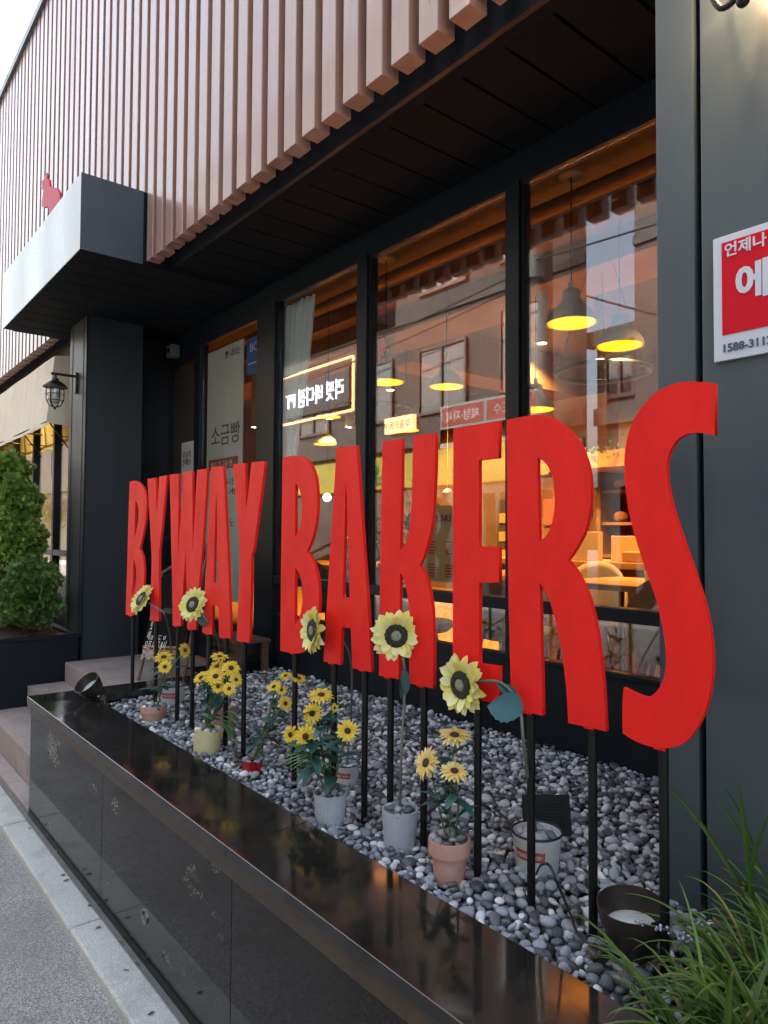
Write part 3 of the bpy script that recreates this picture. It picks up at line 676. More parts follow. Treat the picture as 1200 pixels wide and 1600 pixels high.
chair(-2.75, 3.2, math.radians(160), 'beige shell chair seen through the leg of the letter R', MT['olive'])
chair(-3.35, 2.98, math.radians(140), 'beige shell chair seen below the middle bar of the letter E', MT['olive'])
chair(-4.15, 3.3, math.radians(185), 'beige shell chair between the letters K and E', MT['olive'])
chair(-4.6, 3.2, math.radians(180), 'beige shell chair behind the letter K', MT['olive'])
chair(-2.9, 4.2, math.radians(20), 'beige shell chair at the far side of the tables behind the letter R', MT['olive'])
# counter, shelves and hood at the right
sx_, sy_ = -3.2, 5.4
t = empty('bread_shelf', (-3.15, 5.9, .5), 'dark bread shelf with loaves under a wooden hood, between the letters R and S', 'shelf')
b = MB(); b.box(-3.9, -3.0, 6.2, 6.25, .5, 2.3); b.box(-3.90, -3.86, 5.75, 6.2, .5, 2.3); b.box(-3.04, -3.0, 5.75, 6.2, .5, 2.3)
b.build('cabinet', MT['woodd'], t)
b = MB()
for z in (1.0, 1.3, 1.6, 1.9, 2.2): b.box(-3.86, -3.04, 5.77, 6.2, z, z+.025)
b.build('shelf_board', MT['woodd'], t)
bread = mat('baked_bread', (.55, .26, .07), .6, col2=(.30, .11, .03), vscale=18)
for z in (1.025, 1.325, 1.625, 1.925):
    for k in range(4):
        b = MB(); b.sphere((-3.74+k*.19, 5.9, z+.055), .075, 12, (1, .7, .7))
        tag(b.build('bread_loaf', bread, smooth=True), 'baked loaf on the '+{1.025: 'lowest', 1.325: 'second lowest', 1.625: 'second highest', 1.925: 'highest'}[z]+' board of the dark bread shelf, '+['leftmost', 'second from left', 'second from right', 'rightmost'][k], 'bread', 'loaves on the bread shelf')
p0, p1 = PD(885, 695, 5.6), PD(1035, 722, 4.6)
b = MB(); b.poly_prism([(-4.2, 5.35, 2.24), (-2.1, 5.35, 2.24), (-2.1, 5.4, 2.10), (-4.2, 5.4, 2.10)], (0, .95, 0))
tag(b.build('wooden_hood', MT['wood'], bevel=.004), 'pine hood board hanging over the bread display', 'hood')
b = MB(); b.box(-3.0, -2.82, 5.45, 5.6, .5, 2.10)
tag(b.build('wooden_column', MT['wood']), 'pine column at the right of the bread shelf', 'column')
b = MB(); b.box(-5.0, -3.95, 6.0, 6.2, .5, 2.9)
tag(b.build('wood_partition', MT['woodd']), 'brown wood panel partition left of the bread shelf', 'partition')
t = empty('serving_counter', (-3.2, 4.7, .5), 'low pine counter with boxes on it, right of the letter R', 'counter')
b = MB(); b.box(-4.1, -2.5, 4.5, 5.0, 1.26, 1.31); b.build('counter_top', MT['wood'], t, bevel=.004)
b = MB(); b.box(-4.05, -2.55, 4.55, 4.95, .5, 1.259); b.build('counter_front', MT['woodd'], t)
b = MB(); b.box(-3.36, -3.08, 4.56, 4.62, 1.312, 1.53); tag(b.build('cardboard_tray', mat('greyish_board', (.34, .24, .15), .8, col2=(.38, .27, .17), vscale=5), bevel=.004), 'grey-brown upright board on the pine counter right of the letter R', 'tray')
b = MB(); b.box(-3.0, -2.80, 4.6, 4.66, 1.312, 1.50); tag(b.build('cake_box', MT['menu'], bevel=.004), 'yellow paper box on the pine counter', 'box')
b = MB(); b.box(-2.86, -2.66, 4.52, 4.7, 1.312, 1.39); tag(b.build('pastry_box', MT['wood'], bevel=.01), 'low orange pastry box in front of the yellow paper box', 'box')
# clutter of a working cafe
rs = random.Random(11)
def cup(x, y, z, lb):
    t = MB(); t.lathe([(0, z), (.025, z), (.036, z+.07), (.033, z+.07), (.024, z+.01), (0, z+.01)], T((x, y, 0)), 18)
    tag(t.build('coffee_cup', MT['white'], smooth=True, auto=40), lb, 'cup', 'cups in the cafe')
cup(-2.1, 3.6, 1.236, 'white cup on the table behind the letter R'); cup(-3.6, 3.65, 1.236, 'white cup on the table behind the letters K and E')
cup(-5.0, 3.8, 1.236, 'white cup on the right half of the long table'); cup(-5.6, 3.95, 1.236, 'white cup on the left half of the long table')
for k, (x, z, w, h, c) in enumerate([(-4.75, 2.3, .28, .36, 'menu'), (-4.3, 2.35, .2, .28, 'paper'), (-4.6, 1.75, .22, .3, 'tlabel'), (-4.2, 1.8, .16, .22, 'menu')]):
    t = empty('framed_print', (x, 5.98, z), ['large cream framed print on the brown partition', 'white framed print on the brown partition', 'rust coloured framed print low on the brown partition', 'small cream framed print low on the brown partition'][k], 'picture', 'prints on the brown partition')
    b = MB(); b.box(x-w/2, x+w/2, 5.975, 5.998, z-h/2, z+h/2); b.build('frame', MT['cdark'], t, bevel=.003)
    b = MB(); b.box(x-w/2+.02, x+w/2-.02, 5.970, 5.974, z-h/2+.02, z+h/2-.02); b.build('print', MT[c], t)
amber = mat('amber_bottle_glass', (.35, .12, .02), .15, coat=.5); 
for k in range(7):
    x = -4.0+k*.085+rs.uniform(-.01, .01); hb = rs.uniform(.17, .26)
    b = MB(); b.lathe([(0, 1.312), (.028, 1.312), (.030, 1.312+hb*.6), (.012, 1.312+hb*.78), (.012, 1.312+hb), (0, 1.312+hb)], T((x, 4.82, 0)), 16)
    tag(b.build('bottle', [amber, MT['tin'], MT['tlabel'], MT['grn']][k % 4], smooth=True, auto=40), ['amber', 'white', 'rust red', 'green', 'second amber', 'second white', 'second rust red'][k]+' bottle in the row on the pine counter', 'bottle', 'bottles on the pine counter')
b = MB(); rs2 = random.Random(5)
for k in range(160):
    x = rs2.uniform(-4.1, -2.2); leaf_d = (rs2.gauss(0, 1), rs2.gauss(-.4, .6), rs2.uniform(-1, .5)); p_ = Vector((x, 5.36+rs2.gauss(0, .04), 2.26+rs2.gauss(0, .03)))
    d_ = Vector(leaf_d).normalized()*.05; s_ = d_.cross(Vector((0, 1, .2))).normalized()*.014
    b.add([p_, p_+d_*.5+s_, p_+d_, p_+d_*.5-s_], [(0, 1, 2, 3)], (.06, .10, .03))
tag(b.build('garland', MT['leafdk'], colors=True), 'green leaf garland lying along the pine hood', 'garland')
for k, (x, y) in enumerate([(-7.6, 8.9), (-6.6, 8.9), (-5.4, 8.9)]):
    b = MB(); b.box(x-.35, x+.35, y, y+.3, .5, 2.1); c_ = b.build('display_fridge', MT['cdark'], bevel=.01)
    tag(c_, ['left', 'middle', 'right'][k]+' dark display cabinet at the back wall of the cafe', 'cabinet', 'cabinets at the back wall')
    b = MB()
    for z in (.8, 1.1, 1.4, 1.7): b.box(x-.3, x+.3, y-.02, y-.001, z, z+.16)
    b.build('shelf_goods', [MT['menu'], MT['tlabel'], MT['wood']][k], c_)
# menu stand behind K / E
p = PD(690, 848, 4.0)
t = empty('menu_stand', (p.x, p.y, .5), 'cream menu board with small print between the letters K and E', 'menu board')
b = MB(); b.box(p.x-.16, p.x+.16, p.y, p.y+.012, p.z-.22, p.z+.21); b.build('board', MT['menu'], t)
b = MB(); b.tube([(p.x-.12, p.y+.02, p.z-.2), (p.x-.14, p.y+.05, .5)], .008); b.tube([(p.x+.12, p.y+.02, p.z-.2), (p.x+.14, p.y+.05, .5)], .008); b.build('leg', MT['black'], t)
ti = text('MENU', .055, FACE_STREET(p.x, p.y-.002, p.z+.12), MT['ink'], 'heading', t, align='CENTER')
b = MB(); rs = random.Random(4)
for cx in (-.11, .03):
    for zz in (.0, -.13):
        for k in range(5): b.box(p.x+cx, p.x+cx+.05+.03*rs.random(), p.y-.003, p.y-.001, p.z+zz-.016*k, p.z+zz+.008-.016*k)
b.build('small_print', MT['tlabel'], t)
# indoor plants
def bush_leaf(b, base, d, L, w, col, droop=.6, n=5, fold=.25):
    d = Vector(d).normalized(); side = d.cross(Vector((0, 0, 1)))
    if side.length < .05: side = Vector((1, 0, 0))
    side.normalize(); vs = []; p = Vector(base); cur = d.copy()
    for i in range(n+1):
        t = i/n; ww = w*math.sin(math.pi*min(1, .12+.88*t))**.8*(1 if t < 1 else .02)
        up = side.cross(cur).normalized()
        vs += [p-side*ww*.5+up*ww*fold*.5, p, p+side*ww*.5+up*ww*fold*.5]
        cur = (cur+Vector((0, 0, -droop/n))).normalized(); p = p+cur*L/n
    b.add(vs, [q for i in range(n) for q in ((i*3, i*3+1, i*3+4, i*3+3), (i*3+1, i*3+2, i*3+5, i*3+4))], col)
def indoor_plant(x, y, h, r, lb, seed):
    rs = random.Random(seed); t = empty('indoor_plant', (x, y, .5), lb, 'plant', 'plants inside the cafe')
    b = MB(); b.lathe([(0, .5), (.13, .5), (.17, .8), (.15, .8), (0, .77)], T((x, y, 0)), 24); b.build('plant_pot', MT['cdark'], t, smooth=True, auto=40)
    b = MB()
    for k in range(110):
        a = rs.random()*6.28; e = rs.uniform(.1, 1.3); z = .9+rs.random()*h
        d = (math.cos(a)*math.cos(e), math.sin(a)*math.cos(e), math.sin(e))
        g = rs.uniform(.5, 1.4)
        bush_leaf(b, (x+rs.gauss(0, .05), y+rs.gauss(0, .05), z), d, r*rs.uniform(.6, 1.1), .06, (.05*g, .085*g, .03*g), 1.2)
    b.build('leaves', MT['leafdk'], t, smooth=True)
    b = MB()
    for k in range(4): b.tube([(x, y, .75), (x+rs.gauss(0, .08), y+rs.gauss(0, .08), .9+h)], .012, 6)
    b.build('trunk', MT['woodd'], t)
indoor_plant(-6.9, 5.4, .9, .42, 'leafy green plant behind the second letter B', 3)
indoor_plant(-5.9, 5.2, 1.0, .42, 'broad-leaved plant between the letters A and K of the second word', 5)
indoor_plant(-8.6, 6.5, 1.1, .45, 'dark leafy plant far inside behind the letter A', 8)
# left shop room: yellow lit
l = bpy.data.lights.new('left_room_fill', 'AREA'); l.shape = 'DISK'; l.size = .4; l.energy = 9; l.color = (1, .66, .2)  # added area light with no fixture, brightens the left room
o = bpy.data.objects.new('left_room_fill', l); COL.objects.link(o); o.location = (-8.2, 2.15, 3.0)
b = MB(); b.box(-12.5, -8.0, 2.6, 2.65, .5, 4.0); b.box(-12.45, -12.4, 1.76, 2.599, .5, 3.13); b.box(-12.4, -6.05, 1.76, 2.388, .45, .5); tag(b.build('yellow_partition', mat('yellow_plaster', (.62, .40, .07), .8, col2=(.66, .44, .10), vscale=2)), 'yellow painted wall inside the windows behind the hedge', 'partition')

# ================================================================== SIGN LETTERS
def px(ox, oy, s, pts): return [(ox+a/s, oy+c/s) for a, c in pts]
LET = []
c5 = lambda p: px(190, 730, 6.15, p); c6 = lambda p: px(260, 710, 5.1625, p); c4 = lambda p: px(430, 680, 4.2118, p)
c3 = lambda p: px(580, 640, 3.5545, p); c2 = lambda p: px(780, 640, 3.078, p); c1 = lambda p: px(960, 580, 2.667, p)
LET.append(('B', 'small red letter B at the far left end, start of the word BYWAY', [c5([(77,140),(120,130),(155,140),(190,170),(218,215),(235,280),(240,350),(238,430),(228,520),(210,610),(192,700),(173,785),(195,830),(208,890),(214,960),(215,1040),(210,1130),(198,1220),(180,1300),(150,1370),(110,1420),(80,1428),(38,1418),(45,1200),(55,900),(62,600),(70,350)]),
  c5([(133,320),(150,350),(160,410),(160,480),(152,560),(140,620),(122,680),(127,500)]), c5([(115,875),(130,920),(138,990),(138,1060),(130,1140),(118,1200),(103,1245),(108,1050)])], [205]))
LET.append(('Y', 'red letter Y between the letters B and W of the word BYWAY', [c5([(248,112),(328,100),(332,250),(335,440),(350,290),(362,90),(432,78),(418,250),(400,450),(382,620),(362,800),(358,1000),(358,1200),(358,1482),(272,1472),(280,1200),(288,900),(280,700),(268,450),(258,280)])], [241]))
LET.append(('W', 'red letter W in the middle of the word BYWAY', [c6([(25,162),(98,155),(96,480),(94,825),(105,620),(118,480),(135,142),(208,135),(210,470),(212,805),(222,600),(232,420),(247,125),(328,115),(318,300),(300,600),(280,850),(262,1060),(248,1250),(235,1418),(168,1408),(163,1200),(160,1000),(153,760),(142,950),(130,1150),(115,1388),(50,1380),(45,1000),(38,700),(32,400)])], [275, 298]))
LET.append(('A', 'red letter A of the word BYWAY, behind a pale sunflower', [c6([(362,103),(458,93),(468,250),(480,500),(495,800),(505,1050),(518,1487),(425,1475),(418,1225),(372,1218),(368,1455),(287,1440),(300,1250),(312,1050),(325,850),(340,550),(350,300)]), c6([(402,318),(408,500),(412,800),(418,1037),(380,1035),(385,800),(393,500)])], [324, 350]))
LET.append(('Y', 'red letter Y ending the word BYWAY', [c6([(537,80),(632,70),(637,230),(642,440),(662,290),(687,62),(793,55),(775,220),(750,420),(722,620),(698,780),(685,820),(680,1100),(668,1520),(565,1500),(580,1200),(590,820),(580,600),(560,350)])], [378]))
LET.append(('B', 'red letter B starting the word BAKERS', [c4([(48,150),(90,138),(140,135),(185,145),(220,175),(248,225),(268,290),(276,370),(278,450),(272,540),(258,620),(240,690),(207,768),(235,800),(260,860),(278,930),(286,1010),(288,1090),(283,1180),(270,1260),(250,1330),(225,1390),(185,1425),(140,1437),(90,1430),(33,1420),(35,1200),(38,900),(42,600),(46,300)]),
  c4([(133,315),(155,345),(170,395),(176,450),(174,520),(165,590),(150,640),(131,672),(131,500)]), c4([(131,870),(155,905),(172,960),(180,1020),(180,1090),(172,1150),(155,1205),(128,1250),(129,1050)])], [457]))
LET.append(('A', 'red letter A of the word BAKERS', [c4([(403,82),(533,66),(548,250),(565,500),(582,750),(600,1000),(618,1280),(632,1560),(508,1532),(503,1400),(497,1270),(438,1262),(432,1380),(428,1512),(318,1488),(330,1280),(342,1080),(355,850),(368,650),(382,430),(393,250)]), c4([(462,305),(474,500),(482,750),(490,1075),(443,1065),(450,850),(456,600)])], [518, 566]))
LET.append(('K', 'red letter K with a pale sunflower over its foot', [c3([(63,178),(170,160),(168,400),(163,600),(160,782),(185,755),(205,700),(215,640),(222,540),(228,400),(230,250),(232,148),(355,130),(355,300),(348,480),(340,600),(325,690),(305,770),(285,830),(268,868),(290,900),(312,960),(330,1040),(340,1140),(345,1280),(345,1400),(343,1550),(210,1520),(212,1300),(212,1150),(205,1060),(195,1000),(180,940),(160,905),(158,1100),(156,1300),(153,1498),(43,1477),(45,1300),(48,1000),(52,700),(58,400)])], [606, 658]))
LET.append(('E', 'red letter E between the letters K and R', [c3([(456,105),(710,63),(706,268),(598,282),(598,500),(597,758),(710,762),(708,960),(600,962),(600,1200),(600,1410),(712,1425),(712,1638),(452,1576),(453,1200),(454,700),(455,400)])], [742]))
LET.append(('R', 'large red letter R, second from the right end', [c2([(35,50),(90,38),(150,28),(200,26),(250,38),(300,70),(350,115),(390,170),(418,240),(435,310),(440,380),(438,450),(428,520),(410,590),(385,640),(355,690),(328,725),(360,760),(395,820),(430,900),(452,980),(472,1080),(487,1200),(500,1330),(507,1440),(513,1548),(425,1527),(332,1508),(325,1380),(315,1270),(300,1160),(280,1060),(260,980),(240,910),(215,860),(193,832),(196,940),(200,1100),(205,1300),(208,1472),(130,1455),(58,1440),(53,1250),(47,1000),(43,800),(40,600),(38,400),(36,200)]),
  c2([(184,230),(215,250),(240,285),(258,335),(265,390),(266,440),(262,500),(248,560),(225,605),(190,638),(188,500),(185,360)])], [825, 921]))
LET.append(('S', 'largest red letter S at the right end, in front of the grey wall', [c1([(418,50),(350,44),(290,44),(240,55),(180,85),(130,130),(85,195),(55,270),(42,350),(42,440),(50,520),(65,610),(95,720),(135,840),(170,940),(195,1040),(210,1130),(215,1210),(210,1260),(195,1305),(170,1340),(140,1358),(110,1352),(70,1335),(38,1318),(33,1400),(34,1508),(75,1535),(120,1555),(170,1568),(230,1570),(290,1550),(335,1500),(372,1430),(397,1340),(408,1250),(406,1150),(394,1050),(370,950),(337,850),(303,750),(268,650),(243,570),(226,500),(218,430),(220,370),(233,330),(258,290),(295,265),(330,257),(370,258),(418,268)])], [1032]))
YLET = 1.268; TH = .011
for ch, lb, loops, poles in LET:
    W3 = [[PY(u, v, YLET) for u, v in lp] for lp in loops]
    zmin = min(p.z for p in W3[0]); cx = sum(p.x for p in W3[0])/len(W3[0])
    t = empty('sign_letter', (cx, YLET, .67), lb, 'sign letter', 'red sign letters on black poles')
    lp2 = [smooth_outline([(p.x, p.z) for p in lp]) for lp in W3]
    plate(lp2, YLET, TH, 'letter_plate', MT['red'], t)
    # letter faces carry small welded feet; each pole stands in the pebbles
    for u in poles:
        # where the pole meets the letter's lower edge
        best = None; P = lp2[0]; x = None
        for zz in (zmin+.01,):
            q = None
            for it in range(6):
                z_t = zmin+.01 if q is None else q
                d = _ray(u, 0); # column u: find x on the letter plane at this height
                v = 800
                # solve v for z on plane y: iterate
                lo, hi = 300, 1500
                for _ in range(30):
                    mid = (lo+hi)/2
                    if PY(u, mid, YLET+.01).z > z_t: lo = mid
                    else: hi = mid
                x = PY(u, lo, YLET+.01).x
                cr = []
                for i in range(len(P)):
                    a, c = P[i], P[(i+1) % len(P)]
                    if (a.x-x)*(c.x-x) < 0: cr.append(a.y+(c.y-a.y)*(x-a.x)/(c.x-a.x))
                q = min(cr) if cr else z_t
        b = MB(); b.tube([(x, YLET+TH+.010, .60), (x, YLET+TH+.010, q+.05)], .0095, 12); b.build('pole', MT['pole'], t, smooth=True, auto=40)
        b = MB(); b.box(x-.012, x+.012, YLET+.004, YLET+TH-.001, q-.006, q+.002); b.build('foot_bracket', MT['red'], t, bevel=.002)

# ================================================================== PEBBLES
def ico(sub):
    bm = bmesh.new(); bmesh.ops.create_icosphere(bm, subdivisions=sub, radius=1)
    v = np.array([p.co for p in bm.verts]); f = np.array([[q.index for q in p.verts] for p in bm.faces]); bm.free(); return v, f
ICO = {k: ico(k) for k in (1, 2, 3)}
def pebble_mesh(name, items, parent=None, lab=None, cat=None):
    """items: (x, y, z, a, sub, colour)"""
    Vs, Fs, Cs, base = [], [], [], 0
    off = np.array(wloc(parent)) if parent else np.zeros(3)
    for (x, y, z, a, sub, col) in items:
        v, f = ICO[sub]
        r = rng
        asp = np.array([1, r.uniform(.62, .92), r.uniform(.42, .66)])*a
        q = np.sign(v)*np.abs(v)**r.uniform(.82, 1.0)
        k = r.normal(0, 1.6, (3, 3)); ph = r.uniform(0, 6, 3)
        bumpy = 1+.05*np.sin(v@k+ph).sum(1, keepdims=True)
        q = q*asp*bumpy
        e = Euler((r.normal(0, .32), r.normal(0, .32), r.uniform(0, 6.28))).to_matrix()
        q = q@np.array(e).T + np.array([x, y, z]) - off
        Vs.append(q); Fs.append(f+base); base += len(v); Cs.append(np.tile(np.array([*col, 1.]), (len(v), 1)))
    V = np.concatenate(Vs); Fa = np.concatenate(Fs); C = np.concatenate(Cs)
    me = bpy.data.meshes.new(name); me.vertices.add(len(V)); me.vertices.foreach_set('co', V.ravel())
    me.loops.add(Fa.size); me.loops.foreach_set('vertex_index', Fa.ravel().astype(np.int32))
    me.polygons.add(len(Fa)); me.polygons.foreach_set('loop_start', np.arange(0, Fa.size, 3, dtype=np.int32))
    me.polygons.foreach_set('use_smooth', np.ones(len(Fa), bool)); me.update(calc_edges=True)
    a = me.color_attributes.new('col', 'FLOAT_COLOR', 'POINT'); a.data.foreach_set('color', C.ravel())
    me.materials.append(MT['pebble'])
    o = bpy.data.objects.new(name, me); COL.objects.link(o)
    if parent: o.parent = parent
    o['kind'] = 'stuff'
    if lab: tag(o, lab, cat)
    return o
def pcol(y=1.2):
    t = rng.random(); wf = .15+.26*min(1, max(0, (y-1.2)/.7))
    if t < wf: g = rng.uniform(.55, .86); c = (g*.98, g, g*1.0)
    elif t < wf+.26: g = rng.uniform(.06, .13); c = (g*.95, g, g*1.10)
    else: g = rng.uniform(.14, .30); c = (g*1.25, g*1.35, g*1.48)
    return c
def scatter(x0, x1, y0, y1, z, amin, amax, tries, ok=None, tight=.80):
    cell = amax*2; G = {}; out = []
    for _ in range(tries):
        x = rng.uniform(x0, x1); y = rng.uniform(y0, y1)
        a = amin+(amax-amin)*rng.random()**1.6
        if ok and not ok(x, y, a): continue
        k = (int(x//cell), int(y//cell)); hit = False
        for i in (-1, 0, 1):
            for j in (-1, 0, 1):
                for (px_, py_, pa) in G.get((k[0]+i, k[1]+j), ()):
                    if (px_-x)**2+(py_-y)**2 < (tight*(pa+a))**2: hit = True; break
                if hit: break
            if hit: break
        if hit: continue
        G.setdefault(k, []).append((x, y, a)); out.append((x, y, z, a))
    return out
POTS = []
def pot_ok(x, y, a):
    for (px_, py_, r) in POTS:
        if (px_-x)**2+(py_-y)**2 < (r+a*.3)**2: return False
    return True

# ================================================================== POTS AND FLOWERS
def pot_geom(u, vb, vt, w, zb=.668):
    p = PZ(u, vb, zb); c = np.array([p.x, p.y, 0]); dep = (np.array([p.x, p.y, p.z-H])@M)[1]
    r = w/2/F*dep; fw = np.array([p.x, p.y]); fw /= np.linalg.norm(fw)
    h = (vb-vt)/F*dep
    cx, cy = c[0]+fw[0]*r*.85, c[1]+fw[1]*r*.85
    return Vector((cx, cy, zb)), r, h
def make_pot(kind, c, r, h, t, tilt=0):
    zb = -.02; A = T(c) @ Matrix.Rotation(tilt, 4, Vector(M[:, 1]))
    b = MB()
    if kind == 'terracotta':
        pr = [(0, zb), (r*.68, zb), (r*.86, h*.60), (r*.985, h*.60), (r, h*.97), (r*.985, h), (r*.88, h), (r*.85, h*.8), (0, h*.74)]
        b.lathe(pr, A, 48); b.build('pot', MT['tc'], t, smooth=True, auto=35)
    elif kind == 'pink':
        pr = [(0, zb), (r*.70, zb), (r*.95, h), (r*.87, h), (r*.83, h*.85), (0, h*.8)]
        b.lathe(pr, A, 40); b.build('pot', MT['tc2'], t, smooth=True, auto=35)
    elif kind == 'pan':
        pr = [(0, zb), (r*.80, zb), (r*.9, h*.5), (r*.99, h*.53), (r, h*.97), (r*.985, h), (r*.88, h), (r*.85, h*.8), (0, h*.74)]
        b.lathe(pr, A, 48); b.build('pot', MT['tc'], t, smooth=True, auto=35)
    elif kind in ('ribbed', 'yellow'):
        m = MT['gpot'] if kind == 'ribbed' else MT['ypot']
        pr = [(.0, zb), (r*.84, zb), (r*.90, h*.3), (r*.95, h*.65), (r*.985, h)]
        pr2 = [(r*.985, h), (r*.93, h), (r*.90, h*.85), (0, h*.8)]
        b.lathe(pr, A, 336, rib=.011, ribn=56, twist=(0 if kind == 'ribbed' else 5)); b.lathe(pr2, A, 336, rib=.006, ribn=56, twist=(0 if kind == 'ribbed' else 5))
        b.build('pot', m, t, smooth=True, auto=60)
    elif kind == 'red':
        pr = [(0, zb), (r*.88, zb), (r*.92, h*.2), (r*.97, h), (r*.99, h*1.02), (r*.88, h), (r*.86, h*.8), (0, h*.7)]
        b.lathe(pr, A, 40); b.build('pot', MT['rpot'], t, smooth=True, auto=45)
    elif kind == 'tin':
        pr = [(0, zb), (r*.80, zb), (r*.955, h*.82), (r*.965, h*.83), (r*.975, h*.98), (r*.94, h*.98), (r*.92, h*.8), (0, h*.72)]
        b.lathe(pr, A, 48); o = b.build('tin_pot', MT['tin'], t, smooth=True, auto=35)
        n = 48; pts = [A @ Vector((r*.98*math.cos(6.2832*i/n), r*.98*math.sin(6.2832*i/n), h*.985)) for i in range(n+1)]
        b = MB(); b.tube(pts, r*.048, 8, cap=False); b.build('rim', MT['rim'], t, smooth=True)
        # torn-edged printed label wrapped on the side towards the street
        face = math.atan2(-c.y, -c.x)-.16; b = MB(); m_ = 26; vs = []; rs = random.Random(int(c.x*1000))
        for i in range(m_+1):
            a = face-.85+1.35*i/m_
            wob = .0 if 3 < i < m_-3 else rs.uniform(-.04, .04)
            for zz in (.34+wob, .63+wob*.7):
                rr = r*(.80+.155*zz/.82)+.0008; vs.append(A @ Vector((rr*math.cos(a), rr*math.sin(a), h*zz)))
        nv_ = len(vs); vs2 = []
        for i, p in enumerate(vs): vs2.append(p+(p-Vector((c.x, c.y, p.z))).normalized()*.0006)
        fs = [(2*i, 2*i+1, 2*i+3, 2*i+2) for i in range(m_)]
        b.add(vs+vs2, fs+[tuple(k+nv_ for k in f) for f in fs])
        lab = b.build('label', MT['tlabel'], o, smooth=False)
        # lettering bent round the tin
        me_t = text('YOUNG S BAKERY', h*.17, Matrix.Identity(4), MT['white'], 'lettering', None, th=.0004)
        me = me_t.data; off = wloc(o)
        wtot = max(v.co.x for v in me.vertices)
        for v in me.vertices:
            a = face-.78+1.2*v.co.x/wtot; zz = (.42*h+v.co.y); rr = r*(.80+.155*zz/h/.82)+.0022+v.co.z
            v.co = (A @ Vector((rr*math.cos(a), rr*math.sin(a), zz)))-off
        me_t.parent = o
    POTS.append((c.x, c.y, r*.82))
    # pebbles filling the pot
    items = []
    for k in range(260):
        a = rng.uniform(0, 6.28); q = r*.80*math.sqrt(rng.random()); s = r*rng.uniform(.20, .34)
        p = A @ Vector((q*math.cos(a), q*math.sin(a), h*.93+rng.uniform(0, .16)*h*(1-q/r)))
        if all((p.x-i[0])**2+(p.y-i[1])**2 > (.8*(s+i[3]))**2 for i in items): items.append((p.x, p.y, p.z, s, 3, pcol()))
    if items: pebble_mesh('pebble_fill', items, t)
    return A

def petal(b, c, n, ang, r0, r1, w, lift, cols, curl=.0, side_up=.2):
    Q = rot_to(n); d = Q @ Vector((math.cos(ang), math.sin(ang), 0)); d = Vector(d[:3]); s = Vector(n).normalized().cross(d); nn = Vector(n).normalized()
    k = 6; vs = []; cs = []
    for i in range(k+1):
        t = i/k; ww = w*(math.sin(math.pi*(.10+.86*t))**.75)*(1 if i < k else .08)*.5
        hgt = lift*t+curl*t*t
        p = c+d*(r0+(r1-r0)*t)+nn*hgt
        vs += [p-s*ww+nn*ww*side_up, p, p+s*ww+nn*ww*side_up]
        a = cols[0]; z = cols[1]; cc = tuple(a[j]*(1-t)+z[j]*t for j in range(3)); cs += [cc]*3
    base = len(b.v)
    b.add(vs, [q for i in range(k) for q in ((i*3, i*3+1, i*3+4, i*3+3), (i*3+1, i*3+2, i*3+5, i*3+4))])
    b.c[base:] = cs
def flower(t, c, n, R, style, seed):
    rs = random.Random(seed); c = Vector(c); n = Vector(n).normalized(); b = MB()
    if style == 'big':
        rd = R*.44; pal = [((.84, .80, .14), (.90, .88, .38)), ((.88, .86, .30), (.92, .92, .55)), ((.78, .68, .08), (.88, .84, .26))]
        for L_, (cnt, k, lf) in enumerate(((17, 1.0, -.04), (17, .93, .08), (15, .80, .22))):
            for i in range(cnt):
                a = 2*math.pi*(i+.5*(L_ % 2))/cnt+rs.gauss(0, .10)
                petal(b, c, n, a, rd*.75, R*k*rs.uniform(.92, 1.04), R*.34*rs.uniform(.85, 1.1), R*lf*rs.uniform(.7, 1.3), rs.choice(pal), R*rs.uniform(-.10, .10), rs.uniform(.15, .5))
    else:
        rd = R*.25; pal = [((.80, .42, .02), (.88, .70, .08)), ((.84, .52, .03), (.90, .76, .14)), ((.78, .50, .03), (.88, .66, .06))]
        if style == 'pale': pal = [((.82, .44, .07), (.88, .72, .28)), ((.84, .58, .14), (.90, .78, .36))]
        for L_, (cnt, k, lf) in enumerate(((18, 1.0, -.02), (14, .86, .16))):
            for i in range(cnt):
                a = 2*math.pi*(i+.5*L_)/cnt+rs.gauss(0, .06)
                petal(b, c, n, a, rd*.7, R*k*rs.uniform(.85, 1.05), R*.235*rs.uniform(.8, 1.1), R*lf*rs.uniform(.7, 1.3), rs.choice(pal), -R*rs.uniform(.0, .18), rs.uniform(.2, .5))
    fl = b.build('flower', MT['petal'], t, smooth=True, colors=True)
    A = T(c) @ rot_to(n)
    if style == 'big':
        d = MB(); d.lathe([(rd, -.02*R), (rd*1.02, .06*R), (rd*.9, .13*R), (rd*.6, .15*R), (rd*.42, .12*R)], A, 32); d.build('flower_disc', MT['disc'], fl, smooth=True)
        d = MB(); d.lathe([(rd*.43, .12*R), (rd*.36, .155*R), (rd*.2, .16*R), (0.0, .15*R)], A, 24); d.build('disc_centre', MT['disc2'], fl, smooth=True)
    else:
        d = MB(); d.lathe([(rd, .0), (rd, .07*R), (rd*.6, .13*R), (0, .12*R)], A, 20); d.build('flower_disc', MT['discs'], fl, smooth=True)
    s = MB(); s.lathe([(rd*.2, -.30*R), (rd*.55, -.18*R), (rd*1.0, -.06*R), (rd*1.2, .0)], A, 16); s.build('sepal', MT['stem'], fl, smooth=True)
